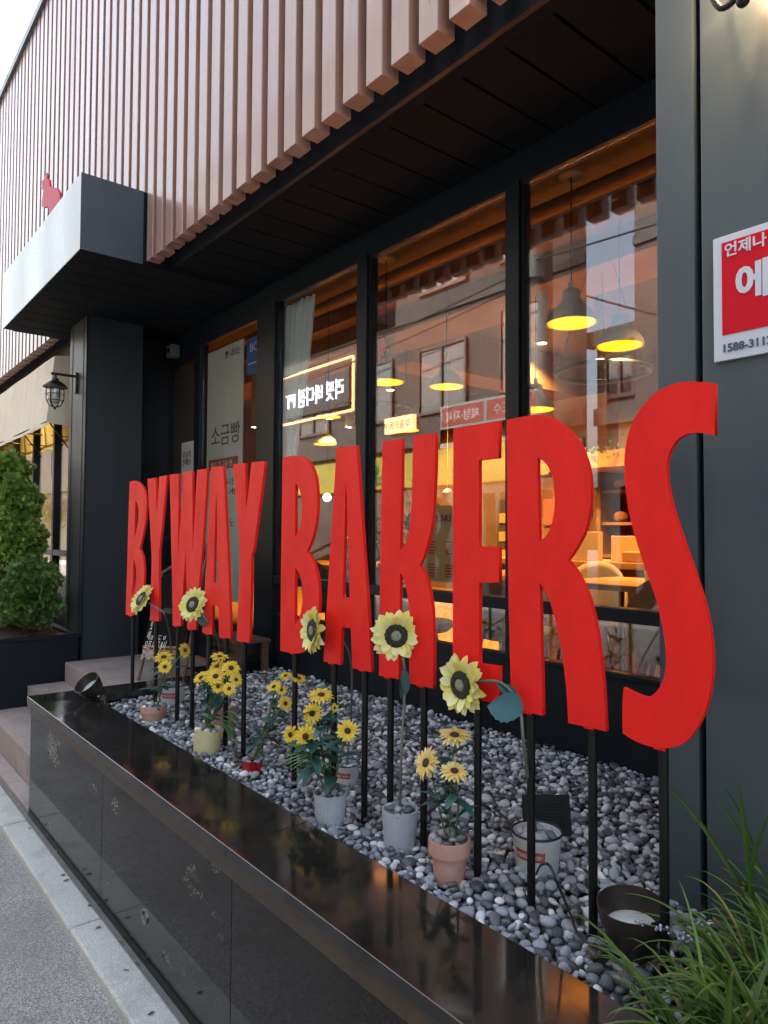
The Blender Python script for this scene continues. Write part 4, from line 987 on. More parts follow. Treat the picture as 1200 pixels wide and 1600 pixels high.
def bez(pts, n=16):
    pts = [Vector(p) for p in pts]; out = []
    k = len(pts)
    for i in range(k-1):
        p0 = pts[max(i-1, 0)]; p1 = pts[i]; p2 = pts[i+1]; p3 = pts[min(i+2, k-1)]
        for j in range(n//(k-1)+1):
            t = j/(n//(k-1)+1); out.append(.5*((2*p1)+(-p0+p2)*t+(2*p0-5*p1+4*p2-p3)*t*t+(-p0+3*p1-3*p2+p3)*t**3))
    out.append(pts[-1]); return out
def leaf(b, base, d, L, w, col, droop=.5, lobes=0, n=8, face=None):
    d = Vector(d).normalized(); side = d.cross(Vector(face) if face else Vector((0, 0, 1)))
    if side.length < .05: side = Vector((1, 0, 0))
    side.normalize(); vs = []; p = Vector(base); cur = d.copy()
    for i in range(n+1):
        t = i/n; ww = w*math.sin(math.pi*min(1, .06+.94*t))**.85
        if lobes and i % 2: ww *= 1-lobes
        ww = max(ww, w*.03); up = side.cross(cur).normalized()
        vs += [p-side*ww*.5+up*ww*.16, p, p+side*ww*.5+up*ww*.16]
        cur = (cur+Vector((0, 0, -droop/n))).normalized(); p = p+cur*L/n
    b.add(vs, [q for i in range(n) for q in ((i*3, i*3+1, i*3+4, i*3+3), (i*3+1, i*3+2, i*3+5, i*3+4))], col)
TEAL = [(.018, .085, .065), (.025, .10, .085), (.02, .07, .05), (.05, .14, .12)]
LIME = [(.12, .26, .07), (.16, .33, .12), (.10, .22, .05)]
def bouquet(pot, kind, flowers, lb, style='small', leaves=14, seed=1, lime=0, tilt=0, cat='potted flowers', spread=1, zb=.668, lw=.030):
    c, r, h = pot_geom(*pot, zb=zb); rs = random.Random(seed)
    t = empty('potted_sunflowers', (c.x, c.y, zb), lb, cat, 'small potted sunflowers in the pebbles')
    make_pot(kind, c, r, h, t, tilt)
    top = c+Vector((0, 0, h*.85)); stems = MB(); lv = MB()
    for k, (u, v, rp, n, dy) in enumerate(flowers):
        hp = PY(u, v, c.y+dy); dep = (np.array([hp.x, hp.y, hp.z-H])@M)[1]; R = rp/F*dep
        nn = CAMV(*n).normalized(); flower(t, hp, nn, R, style, seed*31+k)
        b0 = top+Vector((rs.uniform(-.25, .25)*r, rs.uniform(-.25, .25)*r, -.01)); bk = hp-nn*R*.3
        mid = b0.lerp(bk, .55)+Vector((rs.gauss(0, .006), rs.gauss(0, .006), .01))
        P = bez([b0, mid, bk], 12); stems.tube(P, .0024, 6)
        m = max(2, leaves//len(flowers))
        for j in range(m):
            q = P[int(len(P)*rs.uniform(.25, .8))]; a = rs.uniform(0, 6.28); e = rs.uniform(-.1, .9)
            lm = rs.random() < lime
            leaf(lv, q, (math.cos(a)*math.cos(e), math.sin(a)*math.cos(e), math.sin(e)), rs.uniform(.045, .085)*spread, lw*rs.uniform(.7, 1.2), rs.choice(LIME if lm else TEAL), rs.uniform(.3, 1.2), .35 if rs.random() < .5 else 0)
    stems.build('stems', MT['stem'], t, smooth=True)
    return t, lv, c, r, h
UP = (0, -.25, .95)
# 1 terracotta pan, far left
t, lv, c, r, h = bouquet((240, 1127, 1106, 41), 'pan', [(256, 1027, 17, (.1, -.35, .9), .03), (258, 1042, 13, (.05, -.8, .6), .0), (289, 1016, 13, (.75, -.5, .3), .04)],
    'terracotta pan with three golden flowers, leftmost pot in the pebbles', leaves=12, seed=2)
leaf(lv, PY(250, 1078, c.y), CAMV(-1, -.3, .3), .10, .03, TEAL[3], .4, .3)
lv.build('leaves', MT['leafdk'], t, smooth=True, colors=True)
# 2 yellow ribbed pot
t, lv, c, r, h = bouquet((322, 1178, 1143, 46), 'yellow', [(339, 1041, 14, (-.1, -.5, .8), .05), (343, 1026, 16, (.1, -.2, .95), .04), (361, 1044, 17, (.3, -.6, .7), .03), (314, 1059, 14, (-.3, -.6, .7), .0), (337, 1057, 18, (0, -.6, .75), .0), (341, 1073, 12, (-.1, -.8, .5), -.02), (358, 1076, 12, (.1, -.8, .5), -.02), (369, 1062, 12, (.5, -.6, .5), .02), (330, 1052, 11, (-.2, -.7, .6), .03)],
    'tilted cream yellow ribbed pot crowded with golden flowers', leaves=36, seed=5, lime=.15, tilt=math.radians(8))
for k in range(5): leaf(lv, PY(345, 1118+k*3, c.y-.01), CAMV(.5+.1*k, -.3, .6-.3*k), .09, .016, LIME[k % 3], 1.3)
lv.build('leaves', MT['leafdk'], t, smooth=True, colors=True)
# 3 red glazed pot
t, lv, c, r, h = bouquet((394, 1207, 1191, 35), 'red', [(428, 1073, 13, (-.3, -.6, .7), .04), (446, 1056, 12, (-.1, -.4, .9), .06), (467, 1060, 13, (.3, -.4, .85), .06), (446, 1099, 13, (.5, -.8, .2), .02), (440, 1078, 11, (.2, -.6, .7), .05)],
    'small red glazed pot with a thin leaning stem of golden flowers', leaves=20, seed=9)
lv.build('leaves', MT['leafdk'], t, smooth=True, colors=True)
# 4 left grey ribbed pot
t, lv, c, r, h = bouquet((515.5, 1289, 1246, 53), 'ribbed', [(502, 1086, 22, (.05, -.3, .95), .03), (488, 1115, 19, (-.25, -.85, .35), .0), (478, 1151, 21, (-.25, -.9, .3), -.03), (454, 1148, 16, (-.5, -.8, .3), .0), (543, 1142, 20, (.15, -.9, .45), -.01), (523, 1106, 8, (.6, -.7, .3), .05)],
    'left grey ribbed pot with big yellow flowers and dark leaves', leaves=42, seed=37, lime=.15, spread=1.15, lw=.04)
for k in range(7): leaf(lv, PY(492, 1178+k*2, c.y-.03), CAMV(-1, -.25+.1*k, .25-.13*k), .095, .014, LIME[k % 3], .5)
lv.build('leaves', MT['leafdk'], t, smooth=True, colors=True)
# 5 right terracotta pot
t, lv, c, r, h = bouquet((702, 1379, 1322, 68), 'terracotta', [(710, 1149, 29, (.0, -.22, .95), .0), (666, 1192, 28, (-.75, -.5, .45), -.02), (710, 1205, 25, (.05, -.35, .9), -.03)],
    'terracotta pot with three orange-yellow flowers, in front of the letter E pole', leaves=22, seed=15, style='pale', lw=.026)
lv.build('leaves', MT['leafdk'], t, smooth=True, colors=True)

# tall pale sunflowers
def tall(pot, kind, head, rp, n, path, lb, name='tall_sunflower', leaves=(), seed=1, yh=1.235, zb=.668, extra=None):
    c, r, h = pot_geom(*pot, zb=zb)
    t = empty(name, (c.x, c.y, zb), lb, 'sunflower', 'tall pale sunflowers in pots')
    make_pot(kind, c, r, h, t)
    hp = PY(head[0], head[1], yh); dep = (np.array([hp.x, hp.y, hp.z-H])@M)[1]; R = rp/F*dep; nn = CAMV(*n).normalized()
    flower(t, hp, nn, R, 'big', seed)
    P = bez([hp-nn*R*.25]+[PY(u, v, y) for u, v, y in path]+[c+Vector((0, 0, h*.8))], 30)
    b = MB(); b.tube(P, .0036, 8); b.build('stem', MT['gstem'], t, smooth=True)
    b = MB()
    for (u, v, y, d, L_, w, col) in leaves: leaf(b, PY(u, v, y), CAMV(*d), L_, w, col, .5, .10, 12, CAMV(.15, -1, .25))
    if leaves: b.build('leaves', MT['leafdk'], t, smooth=True, colors=True)
    return t
tall((269, 1101, 1073, 41), 'tin', (222, 936), 27, (-.62, -.55, .5), [(245, 950, 1.25), (258, 962, 1.26), (266, 1000, 1.38)], 'leftmost pale sunflower, in a white tin with a red label', seed=21, leaves=[(252, 955, 1.25, (.6, .2, .1), .07, .03, (.03, .05, .04))])
tall((352, 1138, 1106, 42), 'pink', (302, 945), 29, (-.5, -.8, .35), [(320, 966, 1.25), (338, 990, 1.32), (346, 1040, 1.45)], 'second pale sunflower from the left, over the foot of the letter W', seed=22, leaves=[(308, 958, 1.24, (.5, -.1, -.5), .07, .04, (.05, .08, .06)), (345, 985, 1.33, (.2, .1, .5), .06, .04, (.03, .05, .05))])
tall((541, 1227, 1198, 43), 'tin', (490, 985), 39, (-.90, -.5, .08), [(520, 985, 1.32), (538, 1005, 1.34), (549, 1040, 1.36), (548, 1125, 1.42)], 'pale sunflower turned sideways between the second letter B and the letter A', seed=23)
tall((624.5, 1329, 1273, 58), 'ribbed', (619, 993), 42, (.0, -1, .03), [(631, 1035, 1.245), (632, 1085, 1.25), (627, 1180, 1.22)], 'pale sunflower facing the street at the foot of the letter K', seed=24, leaves=[(631, 1045, 1.24, (.1, -.1, -1), .07, .028, (.03, .08, .08)), (633, 1045, 1.25, (-.2, -.1, -1), .08, .02, (.025, .05, .05))])
tall((839, 1367, 1312, 81), 'tin', (722, 1070), 50, (-.80, -.62, .0), [(768, 1064, 1.24), (790, 1072, 1.24), (812, 1105, 1.245), (820, 1180, 1.24)], 'large pale sunflower below the letter E, rooted in a white tin', seed=25,
     leaves=[(815, 1112, 1.235, (-.85, -.1, .42), .080, .074, (.045, .15, .17)), (808, 1095, 1.25, (-.4, .3, .5), .06, .03, (.02, .08, .09))])

# the bed of pebbles
items = []
def in_bed(x, y, a):
    xl = -3.56 if y < 1.2 else -3.56-(y-1.2)*.30
    return x > xl+a and pot_ok(x, y, a)
near = lambda x: 3 if x > -1.75 else 2
for z, am, ax, tr, tg in ((.630, .014, .024, 14000, .85), (.648, .011, .021, 60000, .80), (.666, .009, .021, 60000, .80)):
    for (x, y, zz, a) in scatter(-3.95, -.15, 1.115, 2.285, z, am, ax, tr, in_bed, tg):
        items.append((x, y, zz+rng.uniform(-.005, .005)-(.006 if y < 1.13 else 0), a*(1.0 if x > -1.6 else 1.0), near(x) if z > .64 else 2, pcol(y)))
b = MB(); rs = random.Random(77)
for k in range(46):
    if k < 34: x, y, z = rs.uniform(-3.4, -.3), rs.uniform(1.15, 2.25), .694
    else: x, y, z = rs.uniform(-4.2, -1.4), rs.uniform(.80, .862), .133
    a = rs.uniform(0, 6.28); leaf(b, (x, y, z), (math.cos(a), math.sin(a), .12), rs.uniform(.014, .032), rs.uniform(.006, .014), rs.choice([(.20, .11, .04), (.13, .08, .035), (.26, .19, .06)]), .5, n=4)
o = b.build('leaf_litter', MT['grass'], colors=True); tag(o, 'scattered small dry brown leaves lying on the pebbles and kerb', 'leaves', kind='stuff')
print('pebbles', len(items))
pebble_mesh('pebbles', items, None, 'grey, charcoal and white rounded pebbles filling the granite planter', 'pebbles')

# ================================================================== SPOTLIGHTS, SOLAR PANEL, CABLES
def spotlight(base, nrm, R, label, knuckle):
    t = empty('garden_spotlight', base, label, 'spotlight', 'dark bronze garden spotlights')
    A = T(base) @ rot_to(nrm)
    pr = [(0, -.02*1), (.55*R, -.02), (.60*R, .25*R), (.58*R, .42*R), (.66*R, .48*R), (.80*R, .85*R), (.95*R, 1.35*R), (1.0*R, 1.72*R), (.965*R, 1.72*R), (.9*R, 1.35*R), (.76*R, 1.04*R)]
    b = MB(); b.lathe(pr, A, 44); b.build('housing', MT['brown'], t, smooth=True, auto=35)
    b = MB(); b.lathe([(.76*R, 1.05*R), (.5*R, 1.12*R), (0, 1.15*R)], A, 32); b.build('lens', MT['lens'], t, smooth=True)
    kn = Vector(knuckle)
    b = MB(); Q = T(base+kn*.9+Vector((0, 0, .38*R))) @ rot_to(CAMV(.3, -1, .1))
    b.lathe([(0, -.2*R), (.27*R, -.2*R), (.27*R, .2*R), (.2*R, .26*R), (0, .26*R)], Q, 24); b.build('knuckle', MT['brown'], t, smooth=True, auto=40)
    b = MB(); b.tube([base+Vector((0, 0, .45*R)), base+kn*.7+Vector((0, 0, .42*R)), base+kn*1.1+Vector((0, 0, .30*R)), base+kn*1.55+Vector((0, 0, -.02))], [.14*R, .17*R, .2*R, .12*R], 14)
    b.build('bracket', MT['brown'], t, smooth=True, auto=40)
    b = MB(); b.sphere(base+kn*.45+CAMV(0, -.55*R, .40*R), .10*R, 10); b.build('bolt', MT['steel'], t, smooth=True)
    return t
pb = PZ(985, 1512, .655)
spotlight(Vector((pb.x-.012, pb.y+.03, .655)), CAMV(-.06, -.05, 1), .0665, 'bronze garden spotlight pointing up at the foot of the letter S pole', CAMV(-.085, -.015, -.012))
pf = PZ(155, 1092, .70)
spotlight(Vector((pf.x, pf.y, .712)), CAMV(-.38, -.52, .78), .062, 'dark garden spotlight tilted towards the street at the planter\'s left end', CAMV(.03, -.02, -.03))
# solar panel
b = MB(); pc = PZ(836, 1306, .68); t = empty('solar_panel', pc, 'small black solar panel leaning up behind the white tin pot', 'solar panel')
A = T(pc+Vector((0, .05, .045))) @ Matrix.Rotation(math.radians(50), 4, 'Z') @ Matrix.Rotation(math.radians(72), 4, 'X')
b.box(-.066, .066, -.052, .052, -.006, .006, A); b.build('frame', MT['blackp'], t, bevel=.003)
b = MB(); b.box(-.046, .046, -.036, .036, .006, .0075, A); b.build('solar_cells', MT['pv'], t)
b = MB()
for k in range(9): b.box(-.044, .044, -.033+k*.008, -.0325+k*.008, .0076, .0080, A)
b.build('cell_lines', mat('cell_line_grey', (.03, .032, .036), .5), t)
b = MB(); b.tube([pc+Vector((0, .06, .04)), pc+Vector((.01, .09, -.03))], .006); b.build('stand', MT['blackp'], t)
def cable(pts, label, r=.0028):
    b = MB(); b.tube(bez(pts, 30), r, 8); tag(b.build('cable', MT['cable'], smooth=True), label, 'cable')
z_ = .69
cable([PZ(770, 1262, z_), PZ(790, 1278, .70), PZ(802, 1298, .72), PZ(815, 1306, .70)], 'thin black cable leading left from the solar panel')
cable([PZ(838, 1366, .685), PY(845, 1352, 1.165), PY(858, 1352, 1.16), PY(870, 1378, 1.14), PZ(890, 1425, .69), PZ(905, 1462, .70), PZ(935, 1482, .70)], 'thin black cable looping from the white tin to the near spotlight')

# ================================================================== THINGS ON THE RIGHT WALL
c0, c1_ = PY(1115, 375, 1.545), PY(1117, 567, 1.545)
x0 = c0.x; zt, zb = c0.z, c1_.z; hh = zt-zb; ww = hh*1.9
t = empty('security_sign', (x0, 1.545, zb), 'white sign board with a red field and Korean lettering on the grey wall', 'sign')
b = MB(); b.box(x0, x0+ww, 1.541, 1.5525, zb, zt); b.build('board', MT['signwhite'], t, bevel=.0015)
b = MB(); b.box(x0+.020, x0+ww-.02, 1.5392, 1.5408, zb+.052*hh/.27*1.05, zt-.016); b.build('red_field', MT['signred'], t)
text('언제나 안심', .032, FACE_STREET(x0+.026, 1.5385, zt-.047), MT['signwhite'], 'lettering', t, bold=.0006)
text('에스원', .082, FACE_STREET(x0+.048, 1.5385, PY(1170, 466, 1.54).z+.006), MT['signwhite'], 'lettering', t, bold=.003)
text('1588-3112', .0245, FACE_STREET(x0+.018, 1.5395, zb+.018), MT['signblue'], 'lettering', t, bold=.0004)

def lantern(px_, y0, z, arm, label, R=.085, lit=False, name='wall_lantern'):
    t = empty(name, (px_, y0, z), label, 'wall lamp')
    b = MB(); b.box(px_-.018, px_+.018, y0-.018, y0-.001, z-.075, z+.085); b.build('wall_plate', MT['black'], t, bevel=.003)
    b = MB(); b.box(px_-.009, px_+.009, y0-arm-.03, y0-.018, z+.045, z+.063); b.tube([(px_, y0-arm, z+.045), (px_, y0-arm, z+.01)], .009)
    b.build('arm', MT['black'], t, bevel=.002)
    c = Vector((px_, y0-arm, z-.03)); A = T(c)
    b = MB(); b.lathe([(0, .05), (.022, .05), (.026, .035), (.05, .02), (R, -.01), (R*1.02, -.018), (R*.6, -.016), (0, -.012)], A, 32); b.build('hood', MT['black'], t, smooth=True, auto=40)
    b = MB(); b.lathe([(.046, -.02), (.05, -.06), (.048, -.11), (.03, -.142), (0, -.15)], A, 28); b.build('glass_globe', MT['lampglass'], t, smooth=True)
    b = MB()
    for k in range(6):
        a = k*math.pi/3+.3; b.tube([c+Vector((math.cos(a)*q, math.sin(a)*q, zz)) for q, zz in ((.057, -.018), (.061, -.06), (.058, -.115), (.036, -.155), (0, -.166))], .0038, 6)
    n = 26
    for q, zz in ((.063, -.07), (.058, -.116)): b.tube([c+Vector((math.cos(6.283*i/n)*q, math.sin(6.283*i/n)*q, zz)) for i in range(n+1)], .0034, 6)
    b.sphere(c+Vector((0, 0, -.172)), .010, 8); b.build('cage', MT['black'], t, smooth=True, auto=50)
    b = MB(); b.sphere(c+Vector((0, 0, -.065)), .022, 12, (1, 1, 1.3)); b.build('bulb', mat('lit_bulb', (1, .7, .4), .5, emit=6, emcol=(1, .6, .25)) if lit else MT['white'], t, smooth=True)
    return t, c
pl_ = PY(121, 600, 1.55)
lantern(pl_.x, 1.549, pl_.z, .155, 'black caged wall lantern on the left pillar, unlit')
pr_ = PY(1190, -128, 1.545)
t, c = lantern(pr_.x, 1.5525, pr_.z, .10, 'black wall lamp glowing warm at the top of the grey wall', lit=True)
b = MB(); b.tube(bez([(c.x-.07, c.y+.0, c.z-.13), (c.x-.045, c.y, c.z-.185), (c.x-.01, c.y, c.z-.18), (c.x, c.y, c.z-.15)], 14), .0065, 8); b.sphere((c.x, c.y, c.z-.195), .014, 12); b.build('scroll', MT['black'], t, smooth=True)
l = bpy.data.lights.new('wall_lamp_light', 'POINT'); l.energy = 7; l.color = (1, .62, .34); l.shadow_soft_size = .03
o = bpy.data.objects.new('wall_lamp_light', l); COL.objects.link(o); o.location = (c.x, c.y, c.z-.065)
# red animal silhouette on the canopy
pts = px(0, 250, 3.554, [(255,70),(265,85),(262,100),(272,110),(275,145),(290,152),(315,155),(328,180),(335,210),(335,265),(318,300),(290,350),(285,480),(262,480),(272,330),(275,280),(262,255),(245,265),(233,258),(232,230),(238,200),(240,165),(228,160),(235,150),(232,120),(245,105),(250,90)])
w3 = [PY(u, v, 1.24) for u, v in pts]
for p in w3: p.z = max(p.z, 3.537)
o = plate([[(p.x, p.z) for p in w3]], 1.24, .014, 'animal_silhouette', MT['figure'], bevel=.001)
tag(o, 'red cut-out animal silhouette standing on the entrance canopy', 'ornament')
# camera box under the soffit
cb = PY(263, 548, 2.2)
t = empty('security_camera', cb, 'small grey security camera box beside the entrance door head', 'camera')
b = MB(); b.box(cb.x-.05, cb.x+.05, 2.2, 2.28, cb.z-.05, cb.z+.05); b.build('housing', mat('grey_plastic', (.12, .13, .14), .5), t, bevel=.01)
b = MB(); b.lathe([(0, .0), (.02, 0), (.018, .012), (0, .014)], T((cb.x+.01, 2.2, cb.z)) @ Matrix.Rotation(math.radians(90), 4, 'X'), 16); b.build('lens', MT['pv'], t, smooth=True)

# ================================================================== ENTRANCE THINGS
# hanging banner inside the side light
t = empty('door_banner', (-4.72, 2.33, 1.0), 'tall pale see-through banner behind the entrance side light', 'banner')
b = MB(); b.box(-5.01, -4.44, 2.335, 2.339, 1.02, 2.87); b.build('sheet', MT['banner'], t)
def scrib(b, x0, x1, z, h, y, rs, s=.5):
    x = x0
    while x < x1:
        w = h*rs.uniform(.5, .9); 
        b.box(x, x+w*.85, y, y+.0015, z, z+h*.16); b.box(x, x+w*.85, y, y+.0015, z+h*.45, z+h*.6)
        if rs.random() < .7: b.box(x+w*.6, x+w*.75, y, y+.0014, z, z+h)
        if rs.random() < .5: b.box(x, x+w*.7, y, y+.0013, z+h*.85, z+h)
        x += w*1.15
text('소금빵', .17, FACE_STREET(-4.94, 2.3335, 2.16), MT['cwall'], 'heading', t)
b = MB(); b.box(-4.97, -4.50, 2.3325, 2.3345, 1.97, 2.05); b.build('red_band', MT['tlabel'], t)
text('매일 갓 구운 빵', .055, FACE_STREET(-4.93, 2.3315, 1.985), MT['banner'], 'lettering', t)
text('오픈 10:00-11:00\n평일 09:00-14:00', .068, FACE_STREET(-4.95, 2.3335, 1.85), MT['ink'], 'lettering', t)
text('아메리카노\n카페라떼', .075, FACE_STREET(-4.9, 2.3335, 1.55), MT['ink'], 'lettering', t)
text('빵 나오는', .06, FACE_STREET(-4.72, 2.3335, 2.78), MT['ink'], 'lettering', t)
t = empty('blue_notice', (-4.26, 2.33, 2.75), 'blue sticker at the top of the entrance side light', 'sticker')
b = MB(); b.poly_prism([(-4.385, 2.334, 2.845), (-4.165, 2.334, 2.845), (-4.165, 2.334, 2.66), (-4.20, 2.334, 2.59), (-4.385, 2.334, 2.60)], (0, .002, 0)); b.build('sheet', MT['blue'], t)
text('BCA', .085, FACE_STREET(-4.345, 2.3325, 2.75), MT['white'], 'lettering', t)
b = MB(); b.box(-4.37, -4.20, 2.3325, 2.3338, 2.665, 2.672); b.build('line', MT['white'], t)
t = empty('paper_notice', (-5.28, 2.3, 1.9), 'white paper notice taped to the brown entrance door', 'notice')
b = MB(); b.box(-5.40, -5.135, 2.301, 2.3035, 1.55, 2.22); b.build('sheet', MT['paper'], t)
text('오늘의\n신메뉴', .06, FACE_STREET(-5.38, 2.3, 2.10), MT['ink'], 'lettering', t)
text('소금빵 3,000\n식빵 4,500\n크루아상\n바게트\n앙버터\n치아바타', .037, FACE_STREET(-5.38, 2.3, 1.94), MT['ink'], 'lettering', t)
b = MB(); b.box(-5.40, -5.14, 2.2985, 2.3005, 1.66, 1.72); b.build('red_band', MT['tlabel'], t)
# chalkboard easel
t = empty('chalkboard_easel', (-4.45, 1.75, .58), 'black chalkboard with white writing on a brown wooden easel by the door', 'chalkboard')
e0 = Vector((-4.60, 1.72, .58))
def easel_leg(a, c_, nm='leg'):
    b = MB(); b.tube([a, c_], .011, 6); return b.build(nm, MT['easel'], t)
A0 = PY(254, 895, 1.86); A1 = PY(216, 1088, 1.62); B0 = PY(326, 850, 1.86); B1 = PY(282, 1085, 1.62)
A1.z = max(A1.z, .585); B1.z = max(B1.z, .585)
easel_leg(A0, A1); easel_leg(B0, B1); easel_leg(A0.lerp(B0, .5)+Vector((0, .1, 0)), A1.lerp(B1, .5)+Vector((0, .4, .0)))
easel_leg(A0.lerp(B0, .0), B0, 'crossbar'); 
q0 = A0.lerp(A1, .72); q1 = B0.lerp(B1, .72)
b = MB(); b.box(0, 1, 0, 1, 0, 1)
b = MB(); b.poly_prism([q0+Vector((0, -.02, -.03)), q1+Vector((0, -.02, -.03)), q1+Vector((0, -.02, .02)), q0+Vector((0, -.02, .02))], (0, .05, 0)); b.build('ledge', MT['wood'], t)
bp = [A0.lerp(A1, .06), B0.lerp(B1, .06), q1, q0]
b = MB(); b.poly_prism([p+Vector((0, -.022, 0)) for p in bp], (0, .014, 0)); b.build('board', MT['chalk'], t, bevel=.002)
rs = random.Random(3)
up_ = (bp[0]-bp[3]); rt = (bp[2]-bp[3])
mt = Matrix.Identity(4)
rn = rt.normalized(); un = (up_-rn*up_.dot(rn)).normalized(); fn = rn.cross(un)
o0 = bp[3]+Vector((0, -.024, 0))+fn*.003
for i in range(3): mt[i][0] = rn[i]; mt[i][1] = un[i]; mt[i][2] = fn[i]; mt[i][3] = o0[i]
text('오늘의 빵 추천\n소금빵 바게트\n크림빵 단팥빵\n쌀식빵 스콘 롤\n커피와 함께\n맛있게 드세요\n매일 굽는 빵\n오픈 아침 8시\n감사합니다', .062, mt @ T((.03, up_.length*.90, .0)), MT['white'], 'chalk_writing', t, th=.001)
# wooden slatted chair at the door
p = PZ(350, 1062, .58); t = empty('wooden_rack', p, 'dark wooden slatted rack standing by the entrance window', 'rack')
x0r, x1r = PY(326, 1010, 2.0).x, PY(374, 1010, 2.0).x
b = MB()
for x in (x0r, x1r-.03):
    for y in (1.98, 2.16):
        b = MB(); b.box(x, x+.03, y, y+.04, .585, .84); b.build('post', MT['easel'], t, bevel=.002)
b = MB()
for z in (.62, .68, .74, .80): b.box(x0r+.031, x1r-.031, 1.985, 2.0, z, z+.035)
b.build('slat', MT['easel'], t, bevel=.002)
b = MB(); b.box(x0r-.005, x1r+.005, 1.97, 2.21, .841, .86); b.build('top', MT['easel'], t, bevel=.002)

# ================================================================== LEFT: AWNING, HEDGE BOX, CONIFERS
t = empty('canvas_awning', (-7.5, 1.67, 2.4), 'cream canvas awning over the left shop windows', 'awning')
xr, xl = -6.2, -11.5
sec = [(1.672, 2.975), (1.54, 2.955), (1.485, 2.398)]
b = MB(); vs = []; n = 40
for i in range(n+1):
    x = xl+(xr-xl)*i/n
    for k, (y, z) in enumerate(sec+[(1.483, 2.37)]): vs.append((x, y+(.004*math.sin(i*1.9) if k == 3 else .003*math.sin(i*.8)), z))
b.add(vs, [(i*4+j, i*4+j+1, i*4+j+5, i*4+j+4) for i in range(n) for j in range(3)])
for x in (xr, xl): b.add([(x, y, z) for y, z in sec]+[(x, 1.672, 2.385)], [(0, 1, 2, 3)])
o = b.build('canvas', MT['canvas'], t); md = o.modifiers.new('s', 'SOLIDIFY'); md.thickness = .004
b = MB(); b.tube([(xl, 1.492, 2.405), (xr-.01, 1.492, 2.405)], .008)
for x in (xr-.015, xr-.9, xr-1.8, xr-2.7, xr-3.6):
    b.tube([(x, 1.495, 2.41), (x, 1.67, 2.41)], .007); b.tube([(x, 1.545, 2.945), (x, 1.675, 2.945)], .007); b.tube([(x, 1.50, 2.42), (x, 1.548, 2.94)], .007); b.tube([(x, 1.50, 2.42), (x, 1.67, 2.2)], .006)
b.build('awning_frame', MT['black'], t, smooth=True)

t = empty('hedge_planter', (-6.6, 1.2, .14), 'black painted planter box beside the entrance steps', 'planter')
b = MB(); b.box(-9.5, -5.376, .99, 1.02, .0, .75); b.box(-9.5, -5.376, 1.50, 1.535, 0, .75); b.box(-5.405, -5.3765, 1.0205, 1.4995, 0, .75)
b.build('box_wall', MT['paint_dark'], t, bevel=.003)
b = MB(); b.box(-9.5, -5.366, .975, 1.035, .7505, .778); b.box(-9.5, -5.366, 1.49, 1.545, .7505, .778); b.box(-5.42, -5.366, 1.0355, 1.4895, .7505, .778)
b.build('rim', MT['paint_dark'], t, bevel=.003)
b = MB(); n = 30; vs = []
for i in range(n+1):
    for j in range(9): x = -9.45+4.04*i/n; y = 1.03+.46*j/8; vs.append((x, y, .755+.015*noise.noise((x*4, y*6, 0))))
b.add(vs, [(i*9+j, i*9+j+1, (i+1)*9+j+1, (i+1)*9+j) for i in range(n) for j in range(8)]); b.build('soil', MT['soil'], t, smooth=True)
b = MB(); rs = random.Random(8)
for k in range(140):
    x = rs.uniform(-6.2, -5.43); y = rs.uniform(1.05, 1.47); leaf(b, (x, y, .765), (math.cos(k), math.sin(k), .15), .03, .018, (.16*rs.uniform(.5, 1.3), .09, .04), .4, n=3)
o = b.build('fallen_leaves', MT['grass'], t, colors=True); o['kind'] = 'stuff'

def conifer(c, blobs, n, lb, seed, colr):
    rs = random.Random(seed); t = empty('conifer_shrub', (c[0], c[1], .75), lb, 'shrub', 'conifers in the black planter box')
    b = MB(); b.tube([(c[0], c[1], .74), (c[0]+.02, c[1], 1.1), (c[0], c[1]+.01, blobs[0][2])], [.03, .022, .008], 8)
    for k in range(26):
        bx = rs.choice(blobs); a = rs.random()*6.28; z = rs.uniform(.85, bx[2])
        b.tube([(c[0], c[1], z-.1), (bx[0]+math.cos(a)*bx[3]*.6, bx[1]+math.sin(a)*bx[4]*.6, z+.08)], [.008, .003], 5)
    b.build('trunk', MT['woodd'], t, smooth=True)
    b = MB(); tot = sum(q[3]*q[4]*q[5] for q in blobs)
    for (x, y, z, rx, ry, rz) in blobs:
        m = int(n*rx*ry*rz/tot)
        for k in range(m):
            d = Vector((rs.gauss(0, 1), rs.gauss(0, 1), rs.gauss(0, 1))).normalized()
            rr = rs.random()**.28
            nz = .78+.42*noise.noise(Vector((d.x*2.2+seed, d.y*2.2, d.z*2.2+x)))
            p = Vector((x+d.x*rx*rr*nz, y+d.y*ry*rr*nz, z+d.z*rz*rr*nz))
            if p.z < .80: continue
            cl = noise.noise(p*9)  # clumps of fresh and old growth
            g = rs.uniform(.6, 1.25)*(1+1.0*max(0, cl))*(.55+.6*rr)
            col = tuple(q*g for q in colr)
            # a flat scale-leaf spray: fan of little fingers
            out = (d+Vector((rs.gauss(0, .45), rs.gauss(0, .45), rs.gauss(.35, .4)))).normalized()
            sd = out.cross(Vector((rs.gauss(0, 1), rs.gauss(0, 1), rs.gauss(0, 1)))).normalized(); L_ = rs.uniform(.022, .045)
            for q in range(5):
                a = (q-2)*.42; dd = (out*math.cos(a)+sd*math.sin(a)); ll = L_*(1-.13*abs(q-2)); w_ = dd.cross(sd.cross(out)).normalized()*.0042
                s0 = p+out*L_*.12*abs(2-q)*.5
                b.add([s0-w_*.5, s0+w_*.5, s0+dd*ll*.6+w_, s0+dd*ll, s0+dd*ll*.6-w_], [(0, 1, 2, 3, 4)], col)
    b.build('foliage', MT['conifer'], t, colors=True)
